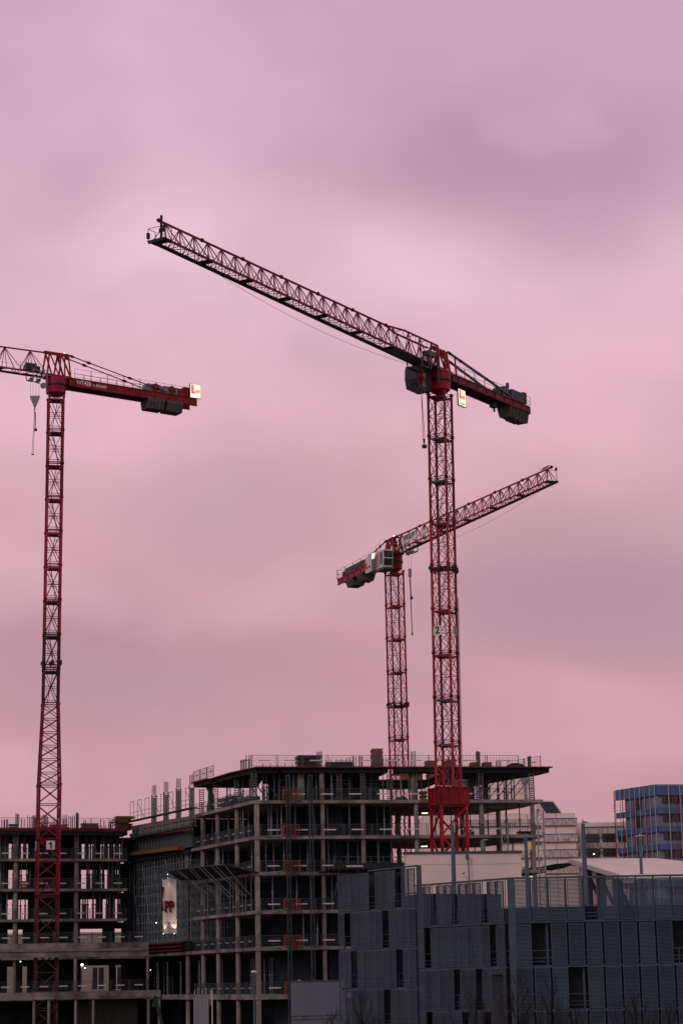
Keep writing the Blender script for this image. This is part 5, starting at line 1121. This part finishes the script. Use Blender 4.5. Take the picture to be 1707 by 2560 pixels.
# ------------------------------------------------------------------ white boards, green machine arm, hoarding
a = P(484, 2487, 205); b = MB(); r = thing('board_screen', 'upright pale grey board screen with thin poles at the bottom, left of the round columns', 'board screen', (a.x+.7, 205, 0))
for i, (x, w) in enumerate(((.15, .4), (.58, .4), (1.0, .4))): b.box((a.x+x+.05, 205-.03*i, a.z/2), (w, .06, a.z-.0))
part('boards', b, mat('pale_boards', (.22, .22, .27), .7, var=.12), r); b = MB(); b.box((a.x+1.32, 205.1, a.z/2), (.14, .3, a.z)); part('edge_board', b, CCOL, r); b = MB()
for x in (.0, .3, .72, 1.05, 1.45): b.tube((a.x+x+.1, 205.2, a.z-1), (a.x+x+.1, 205.2, a.z+.45), .025, 5)
b.tube((a.x+1.72, 205.1, 0), (a.x+1.72, 205.1, a.z+.4), .05, 6); part('poles', b, WPAINT, r)
p0, p1, p2 = P(383, 2515, 222), P(390, 2500, 222), P(410, 2575, 222); b = MB(); b.beam(p1, p2, .42, .3); b.beam(p0-ZUP*.1, p1+ZUP*.4, .25, .3); b.beam(p2, (p2.x+1.2, p2.y, 0.3), .5, .4)
solo('excavator_arm', b, GRN, 'dark green machine arm rising under the bottom slab near the pale columns', 'machine arm', tuple(p2))
a, e = P(727, 2454, 178), P(862, 2451, 178); r = thing('site_container', 'pale grey ribbed site cabin wall in front of the building, beside the mesh clad block', 'site cabin', (a.x, 178, 0)); zt = a.z
b = MB(); b.box(((a.x+e.x)/2, 180.5, zt/2), (e.x-a.x, 5, zt)); part('cabin_wall', b, HUTM, r); b = MB(); x = a.x+.15
while x < e.x: b.box((x, 177.98, zt/2-.1), (.03, .05, zt-.25)); x += .19
part('cladding_ribs', b, HUTM, r); b = MB(); b.box(((a.x+e.x)/2, 177.96, zt+.02), (e.x-a.x+.06, .12, .08)); b.beam((a.x, 177.95, zt-2.72), (e.x, 177.95, zt-2.68), .04); b.beam((a.x, 177.95, zt-2.98), (e.x, 177.95, zt-2.94), .04)
for x in (a.x+1.0, e.x-.85): b.box((x, 177.93, zt-2.8), (.06, .05, .3))
part('trim', b, WPAINT if False else COPE, r); b = MB(); b.tube((a.x+.7, 178.3, zt), (a.x+.7, 178.3, zt+.12), .1, 7); b.box((a.x+.5, 178.3, zt+.04), (.5, .1, .05)); part('roof_fitting', b, WPAINT, r)
# ------------------------------------------------------------------ mesh clad parking building (two blocks)
def louvre_mesh(w, h, nsl, name='louvre_panel'):
    b = MB(); fr = .05
    for x in (-w/2+fr/2, w/2-fr/2): b.box((x, 0, h/2), (fr, .07, h))
    for z in (fr/2, h-fr/2): b.box((0, 0, z), (w-2*fr, .07, fr))
    me_f = b.mesh('panel_frame', LFR); b = MB(); st = (h-2*fr)/nsl
    for i in range(nsl): b.box((0, .005, fr+st*(i+.5)), (w-2*fr, .012, st*.64))
    return me_f, b.mesh('louvre_sheet', LOUV)
def facade(root, plane, s0, s1, npan, ztops, rowh, gaps, label_gap=None, gapw=.03, off=-.12):
    w = (s1-s0)/npan; mf, ml = louvre_mesh(w-gapw, rowh-.14, 30)
    for r, zt in enumerate(ztops):
        for i in range(npan):
            if i in gaps[r]: continue
            p = plane.w(s0+w*(i+.5), off, zt-rowh+.05) - Vector(root.location)
            for me, nm in ((mf, 'panel'),):
                o = bpy.data.objects.new('cladding_panel', mf); C.objects.link(o); o.parent = root; o.location = p; o.rotation_euler = (0, 0, rad(plane.yaw))
                q = bpy.data.objects.new('louvre_sheet', ml); C.objects.link(q); q.parent = o
def rails(root, plane, s0, s1, zs, off=.25, every=2.4):
    b = MB()
    for z in zs:
        for h in (.28, .5, .95): b.beam(plane.w(s0, off, z+h), plane.w(s1, off, z+h), .05)
        k = s0+.6
        while k < s1: b.beam(plane.w(k, off, z), plane.w(k, off, z+1.0), .05); k += every
    part('inner_rails', b, LFR, root)
def body(root, pts, z0, z1, m=PBODY, nm='interior_shade_block'):  # solid dark block stands in for the shade inside the garage
    b = MB(); b.prism([xy(p) for p in pts], z0, z1); part(nm, b, m, root)
K3 = P(1275, 2197, 137); F3 = Plane(K3, 0); F2 = Plane(K3, 180-56, -1)
PK = thing('parking_garage', 'grey parking garage at the lower right, clad in tall louvred metal panels with dark gaps', 'parking garage', (K3.x, K3.y, 0))
rows = [15.0, 12.28, 9.62, 6.98, 4.35]; RH = 2.66
s1 = F3.sz(1707, 2300)[0]; W3 = F3.sz(1325, 2300)[0]-F3.sz(1281, 2300)[0]; sst = F3.sz(1284, 2300)[0]
facade(PK, F3, sst, sst+W3*11, 11, rows[:4], RH, [{4}, {1, 9}, {3}, set()], gapw=.13)
L2 = F2.sz(1046, 2300)[0]; d2 = F2.sz(1264, 2300)[0]
gp = [{9, 6, 2}, {10, 1}, {6, 3}, {10, 5, 2}]
facade(PK, F2, d2, L2, 12, rows[:4], RH, gp)
b = MB(); c = F3.w((F3.sz(1265, 2300)[0]+F3.sz(1281, 2300)[0])/2+.0, .06, 0); b.box((K3.x+.0, K3.y+.03, 7.5), (.42, .3, 14.9)); part('corner_post', b, LFR, PK)
for i, z in enumerate(rows[:4]):
    b = MB(); zz = z-RH; b.beam(F3.w(sst-.1, -.0, zz-.02), F3.w(sst+W3*11, -.0, zz-.02), .12, .14); b.beam(F2.w(d2, -.0, zz-.02), F2.w(L2, -.0, zz-.02), .12, .14); part('floor_edge', b, LFR, PK)
b = MB(); b.beam(F3.w(-.2, -.12, 15.02), F3.w(sst+W3*11, -.12, 15.02), .14, .12); b.beam(F2.w(-.1, -.12, 15.02), F2.w(L2, -.12, 15.02), .14, .12); part('top_rail', b, COPE, PK)
rails(PK, F3, sst, sst+W3*11, [z-RH for z in rows[:4]]); rails(PK, F2, d2, L2, [z-RH for z in rows[:4]])
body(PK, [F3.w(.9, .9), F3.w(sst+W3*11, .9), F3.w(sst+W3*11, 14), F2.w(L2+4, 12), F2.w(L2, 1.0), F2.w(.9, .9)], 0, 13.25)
for zz in (14.75,):
    b = MB()
    for k in range(12): b.beam(F3.w(sst+W3*k, .02, 12.3), F3.w(sst+W3*k, .02, 15.0), .09)
    for k in range(13): t = d2+(L2-d2)*k/12; b.beam(F2.w(t, .02, 12.3), F2.w(t, .02, 15.0), .05)
    part('posts', b, LFR, PK)
# posts behind the gaps
for r, pl, s0_, w_, gs in ((0, F2, d2, (L2-d2)/12, gp), (1, F3, sst, W3, [{4}, {1, 9}, {3}, set()])):
    for i, g in enumerate(gs):
        for k in g: b = MB(); b.beam(pl.w(s0_+w_*(k+.86), .35, rows[i]-RH), pl.w(s0_+w_*(k+.86), .35, rows[i]-.05), .14); part('inner_post', b, COPE, PK)
K1 = P(1046, 2166, 147.2); F1 = Plane(K1, 180-60, -1)
PB = thing('parking_garage', 'grey louvre clad garage block left of the main one, ending at a dark post', 'parking garage', (K1.x, K1.y, 0))
L1 = F1.sz(849, 2300)[0]; r1 = [16.38, 13.72, 11.06, 8.40, 5.75]
facade(PB, F1, .35, L1, 12, r1[:4], RH, [{2, 6}, {4, 10}, {9, 2}, {4}], gapw=.03)
for i, z in enumerate(r1[:4]):
    b = MB(); b.beam(F1.w(.2, -.0, z-RH-.02), F1.w(L1, -.0, z-RH-.02), .1, .14); part('floor_edge', b, LFR, PB)
b = MB(); b.beam(F1.w(0, -.1, 16.42), F1.w(L1*.6, -.1, 16.42), .12, .1); part('top_rail', b, COPE, PB)
b = MB(); b.box((K1.x, K1.y, 8.2), (.34, .34, 16.5)); part('corner_post', b, COPE, PB)
rails(PB, F1, .3, L1, [z-RH for z in r1[:4]])
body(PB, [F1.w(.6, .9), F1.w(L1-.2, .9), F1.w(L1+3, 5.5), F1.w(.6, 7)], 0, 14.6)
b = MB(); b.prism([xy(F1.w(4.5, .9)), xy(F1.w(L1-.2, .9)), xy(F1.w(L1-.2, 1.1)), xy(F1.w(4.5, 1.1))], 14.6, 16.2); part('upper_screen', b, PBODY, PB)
# ------------------------------------------------------------------ white rendered wall building
a, e = P(1010, 2131, 175), P(1301, 2128, 176.5); WB = thing('white_building', 'plain white rendered building with a dark roof coping in front of the crane base', 'building', ((a.x+e.x)/2, a.y, 0)); zt = a.z
b = MB(); b.prism([(a.x, a.y), (e.x, e.y), (e.x-.6, e.y+14), (a.x+.9, a.y+14)], 0, zt-.12); part('wall', b, WWALL, WB)
b = MB(); b.beam((a.x-.05, a.y-.04, zt-.04), (e.x+.05, e.y-.04, zt-.04), .2, .16); b.beam((e.x+.02, e.y-.04, zt-.04), (e.x-.6, e.y+14, zt-.04), .2, .16); b.beam((a.x-.02, a.y-.04, zt-.04), (a.x+.88, a.y+14, zt-.04), .2, .16); part('coping', b, COPE, WB)
b = MB(); b.beam((a.x, a.y-.012, zt-.98), (e.x, e.y-.012, zt-.98), .02); b.beam((a.x+.05, a.y-.03, zt), (a.x+.05, a.y-.03, zt-4), .03); part('joint_line', b, mat('joint_grey', (.45, .38, .38), .8), WB)
g = P(1167, 2135, 175.4); b = MB(); b.box((g.x, g.y-.1, g.z-.15), (.26, .2, .3)); b.add([(g.x-.13, g.y-.2, g.z-.3), (g.x+.13, g.y-.2, g.z-.3), (g.x+.13, g.y, g.z-.3), (g.x-.13, g.y, g.z-.3), (g.x-.05, g.y-.13, g.z-.5), (g.x+.05, g.y-.13, g.z-.5), (g.x+.05, g.y-.03, g.z-.5), (g.x-.05, g.y-.03, g.z-.5)], [(0, 1, 5, 4), (1, 2, 6, 5), (2, 3, 7, 6), (3, 0, 4, 7)]); b.tube((g.x+.02, g.y-.09, g.z-.5), (g.x+.1, g.y-.09, g.z-1.0), .05, 7); b.tube((g.x+.1, g.y-.09, g.z-1.0), (g.x+.1, g.y-.09, g.z-6), .05, 7)
for z in (1.4, 2.6): b.box((g.x+.1, g.y-.06, g.z-z), (.16, .1, .05))
part('downpipe', b, POLE, WB)
b = MB(); g = P(1158, 2184, 175.4); b.box((g.x, g.y-.1, g.z), (.12, .16, .12)); b.beam((g.x, g.y-.02, g.z), (g.x+.08, g.y-.2, g.z+.05), .05); part('wall_camera', b, BLK, WB)
# ------------------------------------------------------------------ street and deck lamps
def lamp(px, py, Y, z0, label, kind, r=.12):
    p = P(px, py, Y); root = thing('lamp_post', label, 'lamp post', (p.x, p.y, z0), 'lamp posts'); b = MB(); b.tube((p.x, p.y, z0), (p.x, p.y, p.z-.1), r*1.15, 10, r*.85); b.tube((p.x, p.y, z0), (p.x, p.y, z0+.5), r*1.5, 10); part('pole', b, POLE, root)
    h = MB()
    if kind == 'arm': h.tube((p.x, p.y, p.z-.15), (p.x, p.y, p.z+.22), r*.25, 6); h.box((p.x+.12, p.y, p.z+.0), (.5, .2, .05)); h.add([(p.x-.05, p.y-.1, p.z+.03), (p.x+.36, p.y-.08, p.z+.02), (p.x+.36, p.y+.08, p.z+.02), (p.x-.05, p.y+.1, p.z+.03), (p.x+.05, p.y, p.z+.12)], [(0, 1, 4), (1, 2, 4), (2, 3, 4), (3, 0, 4)])
    elif kind == 'double': h.tube((p.x, p.y, p.z-.1), (p.x, p.y, p.z+.15), r*.4, 6); h.box((p.x+.22, p.y, p.z), (.4, .2, .06)); h.box((p.x-.22, p.y, p.z-.02), (.4, .2, .06))
    else:
        h.tube((p.x, p.y, p.z-.12), (p.x, p.y, p.z+.0), r*1.0, 12, .28); h.tube((p.x, p.y, p.z+.0), (p.x, p.y, p.z+.14), .28, 12, .16)
    part('lamp_head', h, LAMPW if kind != 'arm' else GALV, root)
lamp(1130, 2060, 165, 13.5, 'lamp post rising in front of the white rendered wall', 'arm', .17)
lamp(1313, 2090, 160, 13.5, 'lamp post just right of the white wall, near the stair tower', 'arm', .14)
lamp(1456, 2056, 160, 13.5, 'tall lamp post in front of the corrugated roof edge', 'arm', .17)
lamp(1598, 2089, 190, 12.0, 'double headed lamp post in front of the blue building', 'double', .15)
lamp(1210, 2100, 210, 12.0, 'slim lamp post behind the white wall below the second slab', 'arm', .09)
lamp(635, 2431, 172, 0, 'lamp post with a pale round head at the bottom before the corner column', 'bulb', .09)
# ------------------------------------------------------------------ beige precast building on the right
FD = Plane(P(1437, 2040, 430), 3)
def dS(px, y=2090): return FD.sz(px, y)[0]
def dZ(y, px=1400): return FD.sz(px, y)[1]
BG = thing('beige_building', 'long beige precast concrete building with relief bands behind the right end of the unfinished block', 'building', tuple(P(1437, 2040, 430).xy)+(0,))
def fblock(root, pl, s0, s1, off0, off1, z0, z1, m, nm): 
    b = MB(); b.prism([xy(pl.w(s0, off0)), xy(pl.w(s1, off0)), xy(pl.w(s1, off1)), xy(pl.w(s0, off1))], z0, z1); return part(nm, b, m, root)
zt = dZ(2033); fblock(BG, FD, dS(1060), 0, 0, 20, 0, zt, BEIGE, 'wall')
bd = [(2046, 2064), (2085, 2105), (2124, 2144), (2164, 2184)]
for i, (a_, e_) in enumerate(bd):
    fblock(BG, FD, dS(1358), .3, -.35, -.01, dZ(e_), dZ(a_), BEIGE2, 'relief_band')
    b = MB()
    for z_ in (a_, e_): b.beam(FD.w(dS(1354), -.4, dZ(z_)), FD.w(.5, -.4, dZ(z_)), .12, .10)
    part('ledge', b, COPE, BG)
    fblock(BG, FD, dS(1140), dS(1332), -.3, -.01, dZ(e_), dZ(a_), BEIGE2, 'relief_band')
    b = MB(); b.beam(FD.w(dS(1140), -.4, dZ(e_)), FD.w(dS(1332), -.4, dZ(e_)), .12, .1); part('ledge', b, COPE, BG)
for k, (a_, e_) in enumerate(((2063, 2071), (2103, 2110), (2142, 2149))):
    fblock(BG, FD, dS(1336), dS(1352), -.28, -.01, dZ(e_), dZ(a_), WIN, 'window')
b = MB(); b.beam(FD.w(dS(1389), -.05, 20), FD.w(dS(1389), -.05, zt), .08); b.beam(FD.w(dS(1318), -.05, 20), FD.w(dS(1318), -.05, zt), .08); part('panel_joint', b, mat('joint_grey2', (.3, .24, .24), .8), BG)
# roof storey with slanted glazing
q = [(1300, 2033), (1303, 2002), (1349, 2001), (1385, 2004), (1407, 2033)]
def dpt(px, py, off): s_, z = FD.sz(px, py, off); return FD.w(s_, off, z)
def outline(root, pts, off, th, m, nm, pl=None):
    b = MB(); A_ = [dpt(x, y, off) for x, y in pts]; n = len(A_); nn = FD.n*th; b.add(A_+[p+nn for p in A_], [tuple(range(n)), tuple(range(2*n-1, n-1, -1))]+[(i, i+n, (i+1) % n+n, (i+1) % n) for i in range(n)]); return part(nm, b, m, root)
outline(BG, [(1140, 2034), (1140, 2002), (1300, 2002), (1382, 2002), (1407, 2034)], 3, 10, BEIGE, 'roof_storey'); outline(BG, [(1345, 2004), (1381, 2005), (1402, 2033), (1365, 2033)], 2.6, .3, NAVY, 'slanted_glazing'); outline(BG, [(1340, 2023), (1346, 2022), (1346, 2031), (1340, 2031)], 2.7, .2, WIN, 'window')
outline(BG, [(1212, 2003), (1212, 1938), (1300, 1930), (1330, 1936), (1338, 2003)], 6, 10, BEIGE, 'stair_head')
b = MB(); p = dpt(1310, 1945, 5.7); b.box((p.x, p.y, p.z), (1.2, .5, 2)); b.beam(p, dpt(1314, 2003, 5.7), .4); part('vent_pipe', b, GALV, BG)
# second beige building with window bands
FD2 = Plane(P(1437, 2057, 440), 1); B2 = thing('beige_building', 'lower beige precast building with dark windows between the relief wall and the blue tower', 'building', tuple(P(1490, 2057, 441).xy)+(0,))
def eS(px, y=2100): return FD2.sz(px, y)[0]
def eZ(y, px=1490): return FD2.sz(px, y)[1]
fblock(B2, FD2, -1, eS(1570), 0, 15, 0, eZ(2056), BEIGE, 'wall')
for a_, e_ in ((2069, 2084), (2107, 2121), (2145, 2158), (2180, 2195)): fblock(B2, FD2, eS(1461), eS(1560), -.3, -.01, eZ(e_), eZ(a_), BEIGE2, 'relief_band')
for a_, e_ in ((2087, 2105), (2123, 2141), (2160, 2178)):
    for x0, x1 in ((1465, 1496), (1505, 1536), (1545, 1575)):
        w_ = fblock(B2, FD2, eS(x0), eS(x1), -.12, -.01, eZ(e_), eZ(a_), WIN, 'window'); b = MB()
        for f in (0, .27, .62, 1.0): s_ = eS(x0)+(eS(x1)-eS(x0))*f; b.beam(FD2.w(s_, -.2, eZ(e_)), FD2.w(s_, -.2, eZ(a_)), .14)
        for z_ in (e_, a_, a_+9 if x0 == 1465 else a_): b.beam(FD2.w(eS(x0), -.2, eZ(z_)), FD2.w(eS(x1), -.2, eZ(z_)), .14)
        part('window_frame', b, NAVY, w_)
    w_ = fblock(B2, FD2, eS(1440), eS(1447), -.12, -.01, eZ(e_), eZ(a_), WIN, 'window')
b = MB(); b.beam(FD2.w(eS(1461), -.3, eZ(2068)), FD2.w(eS(1560), -.3, eZ(2068)), .2); part('ledge', b, COPE, B2)
for x in (1461, 1500, 1540):
    b = MB()
    for y in (2093, 2130): p = FD2.w(eS(x), -.3, eZ(y)); b.box((p.x, p.y, p.z), (.3, .3, .5))
    part('wall_lights', b, GREY, B2)
worklight(1484, 2135, 439.6, 'tiny lit lamp behind a window of the lower beige building', .12)
# ------------------------------------------------------------------ blue building with red scaffold standards
KB = P(1638, 1962, 420); FE = Plane(KB, 13); FF = Plane(KB, 180-62.6, -1); BB = thing('blue_building', 'blue and grey tower block at the right edge with white fins and red scaffold poles', 'building', (KB.x, KB.y, 0))
se = FE.sz(1720, 2000)[0]*1.6; sf = FF.sz(1541, 2000)[0]; top = KB.z; st = 3.45
b = MB(); b.prism([xy(FE.w(.0, .3)), xy(FE.w(se, .3)), xy(FE.w(se, 20)), xy(FF.w(sf*.82, 12)), xy(FF.w(sf*.82, .3)), xy(FF.w(0, .3))], 0, top-.3); part('grey_core', b, GREY, BB)
NB = 8
for i in range(NB):
    z1 = top-.1-i*st; hh_ = 1.9 if i == 0 else 1.1; z1 = z1 if i == 0 else z1-.9
    b = MB(); b.prism([xy(FE.w(.0, -.3)), xy(FE.w(se, -.3)), xy(FE.w(se, .25)), xy(FE.w(0, .25))], z1-hh_, z1); b.prism([xy(FF.w(0, .25)), xy(FF.w(0, -.3)), xy(FF.w(sf, -.3)), xy(FF.w(sf, .25))], z1-hh_, z1); part('blue_band', b, BLUE, BB)
    if i: b = MB(); b.prism([xy(FF.w(sf*.8, .3)), xy(FF.w(sf, .0)), xy(FF.w(sf, 3)), xy(FF.w(sf*.8, 3))], z1-.9, z1-.5); part('balcony_slab', b, GREY, BB)
    zw = (top-.1-i*st) - (1.95 if i == 0 else 2.05)
    for k in range(9):
        s_ = 2.2+k*2.2
        if s_ < se-1: b = MB(); b.prism([xy(FE.w(s_-.95, .05)), xy(FE.w(s_+.95, .05)), xy(FE.w(s_+.95, .28)), xy(FE.w(s_-.95, .28))], zw-1.45, zw-.02); part('window', b, WIN, BB)
    b = MB(); b.prism([xy(FF.w(sf*.41, .05)), xy(FF.w(sf*.55, .05)), xy(FF.w(sf*.55, .28)), xy(FF.w(sf*.41, .28))], zw-2.3 if i else zw-2.2, zw-.02); part('window', b, WIN, BB)
for k in range(9):
    b = MB(); s_ = sf*k/8.0; b.beam(FF.w(s_, -.4, 0), FF.w(s_, -.4, top-.1), .13); part('white_fin', b, FIN, BB)
for k in range(1, 9):
    b = MB(); s_ = k*2.35; b.beam(FE.w(s_, -.42, 0), FE.w(s_, -.42, top-.1), .16); part('white_fin', b, FIN, BB)
b = MB(); b.beam(FE.w(-.3, -.2, top), FE.w(se, -.2, top), .3, .12); b.beam(FF.w(-.3, -.2, top), FF.w(sf, -.2, top), .3, .12); part('parapet', b, BLUE, BB)
for pl, ss in ((FF, (sf*.14, sf*.44, sf*.72, sf*.93)), (FE, (3.5, 10.5))):
    for s_ in ss: b = MB(); b.tube(pl.w(s_, -1.3, 0), pl.w(s_, -1.3, top-.2), .09, 6); part('red_standard', b, DRED, BB)
b = MB()
for i in range(NB):
    z = top-3.1-i*st
    for h in (0, .5, 1.0): b.beam(FF.w(0, -1.3, z-h), FF.w(sf+.3, -1.3, z-h), .04)
    for h in (0, .7): b.beam(FE.w(0, -1.3, z-h), FE.w(se, -1.3, z-h), .04)
part('red_scaffold_rails', b, DRED, BB)
# ------------------------------------------------------------------ corrugated roof
TL, TRr, BRr, BL = P(1423, 2148, 232), P(1790, 2143, 232), P(1790, 2186, 182), P(1583, 2197, 182)
RT = P(1637, 2147, 232); RR = P(1760, 2182, 200)
r = thing('corrugated_canopy', 'large pale corrugated metal roof sloping down behind the parking garage at the right', 'canopy roof', (BL.x, BL.y, 0))
n1 = (BL-TL); n2 = (RT-TL); nrm = n1.cross(n2).normalized()
if nrm.z < 0: nrm = -nrm
BR2 = BL + (RT-TL)*1.55; MR = RT+(BL-TL)*.95+(RT-TL)*.75
b = MB(); N = 46
for i in range(N):
    t0, t1 = i/N, (i+.5)/N; t2 = (i+1)/N
    T0, T1, T2_ = TL.lerp(RT, t0), TL.lerp(RT, t1), TL.lerp(RT, t2); E0, E1, E2 = BL.lerp(MR, t0), BL.lerp(MR, t1), BL.lerp(MR, t2)
    b.slab4([T0+nrm*.0, E0, E1, T1], -.04); b.slab4([T1+nrm*.07, E1+nrm*.07, E2+nrm*.07, T2_+nrm*.07], -.11)
part('corrugated_sheet', b, CORR, r)
b = MB(); b.beam(TL-nrm*.25, BL-nrm*.25, .25, .3); b.beam(TL-nrm*.2, RT-nrm*.2, .2, .25); b.beam(RT-nrm*.2, MR-nrm*.2, .2, .25); part('roof_beams', b, LAMPW, r)
for f in (.25, .47, .72):
    p = TL.lerp(BL, f); b = MB(); b.box((p.x+.4, p.y, (p.z-.5)/2), (.9, .5, p.z-.6)); b.beam((p.x+2.0, p.y, p.z-4.5), (p.x+.3, p.y, p.z-.8), .35); part('support_leg', b, NAVY, r)
# dark tarp hung between the buildings
pts = [(1290, 2180), (1318, 2170), (1345, 2168), (1385, 2160), (1428, 2156), (1440, 2157), (1410, 2170), (1380, 2176), (1350, 2176), (1320, 2182)]
b = MB(); A_ = [P(x, y, 236+((i*37) % 5)*.15) for i, (x, y) in enumerate(pts)]; n = len(A_); b.add(A_+[p+Vector((.0, .25, .0)) for p in A_], [tuple(range(n)), tuple(range(2*n-1, n-1, -1))]+[(i, (i+1) % n, (i+1) % n+n, i+n) for i in range(n)]); solo('tarp_sheet', b, TARP, 'dark sagging tarp beside the corrugated roof, in front of the beige building', 'tarp', tuple(A_[2]))
# ------------------------------------------------------------------ distant low house behind the left wing
HB = P(250, 2332, 330); r = thing('beige_house', 'low beige building with dark windows seen through the bottom bays of the left wing', 'building', (HB.x, HB.y, 0)); 
b = MB(); b.box((HB.x-3.5, HB.y+5, HB.z/2), (31, 10, HB.z)); part('wall', b, mat('far_beige_wall', (.30, .27, .22), .9, var=.2, scale=.4), r)
b = MB(); b.box((HB.x-3.5, HB.y-.1, HB.z), (31.2, .4, .2)); part('roof_edge', b, LAMPW, r)
for x in (-15, -9.5, -3.5, -.2, 2.6, 6.2, 9.4):
    b = MB(); b.box((HB.x+x, HB.y-.06, 9.9), (1.6, .1, 3.2)); w_ = part('window', b, WIN, r); b = MB(); b.box((HB.x+x, HB.y-.14, 9.9), (.1, .06, 3.2)); b.box((HB.x+x, HB.y-.14, 8.2), (1.8, .1, .12)); part('window_frame', b, LAMPW, w_)
# ------------------------------------------------------------------ bare trees
def bare_tree(px, pytop, Y, seed, label, spread=.36):
    random.seed(seed); top = P(px, pytop, Y); Ht = top.z; base = Vector((top.x, top.y, 0)); r = thing('bare_tree', label, 'tree', tuple(base), 'bare trees at the bottom right')
    tr = MB(); cr = MB(); tr.tube(base, base+ZUP*Ht*.5, .13, 8, .075); p = base+ZUP*Ht*.5; lean = Vector((random.uniform(-.2, .2), 0, 0)); q = base+ZUP*Ht*.97+lean; tr.tube(p, q, .075, 6, .015); part('trunk', tr, BARK, r)
    def br(a, d, L, rr, dep):
        n = 3; pts = [a]; dd = d.copy()
        for k in range(n): dd = (dd+Vector((random.uniform(-.12, .12), random.uniform(-.12, .12), .13))).normalized(); pts.append(pts[-1]+dd*L/n)
        for k in range(n): cr.tube(pts[k], pts[k+1], rr*(1-k*.25), 3 if dep > 0 else 4, rr*(1-(k+1)*.25))
        if dep < 3:
            for k in range(1, n+1):
                for _ in range(2 if dep < 2 else 1):
                    a2 = pts[k]; ax = Vector((random.uniform(-1, 1), random.uniform(-1, 1), random.uniform(.1, 1))).normalized(); br(a2, (dd*.75+ax*.6).normalized(), L*random.uniform(.38, .6), rr*.5, dep+1)
    nb = 19
    for i in range(nb):
        t = .32+.62*i/nb; a = base+ZUP*Ht*t+lean*max(0, (t-.5)*2); an = i*2.4+random.random(); out = Vector((math.cos(an), math.sin(an), 0)); d = (out*.75+ZUP*.9).normalized(); br(a, d, Ht*spread*(1.05-t)*random.uniform(.75, 1.15), .045*(1.2-t), 0)
    part('crown', cr, BARK, r)
bare_tree(905, 2455, 112, 3, 'bare tree in front of the left garage block, next to the site cabin'); bare_tree(835, 2515, 110, 4, 'small bare tree at the bottom in front of the site cabin edge'); bare_tree(1288, 2400, 108, 5, 'bare tree in front of the garage corner post'); bare_tree(1370, 2430, 106, 6, 'bare tree in front of the first wide louvre panels'); bare_tree(1190, 2455, 110, 7, 'bare tree in front of the narrow louvre panels left of the corner')
bare_tree(1440, 2475, 104, 8, 'bare tree below the dark gap in the wide louvre panels'); bare_tree(1585, 2470, 104, 9, 'bare tree near the right edge with a broad crown', .42); bare_tree(1670, 2495, 103, 10, 'rightmost low bare tree at the bottom corner', .45)
# round capped flue near the corner
p = P(1258, 2432, 104); b = MB(); b.tube((p.x-.3, p.y, 0), (p.x-.3, p.y, p.z-.05), .3, 10, .28); b.tube((p.x-.3, p.y, p.z-.08), (p.x-.3, p.y, p.z+.05), .42, 12, .3); solo('chimney_flue', b, mat('flue_grey', (.028, .036, .045), .7, var=.5, scale=3), 'round grey flue with a flat cap rising before the narrow louvre panels', 'flue', (p.x-.3, p.y, 0))
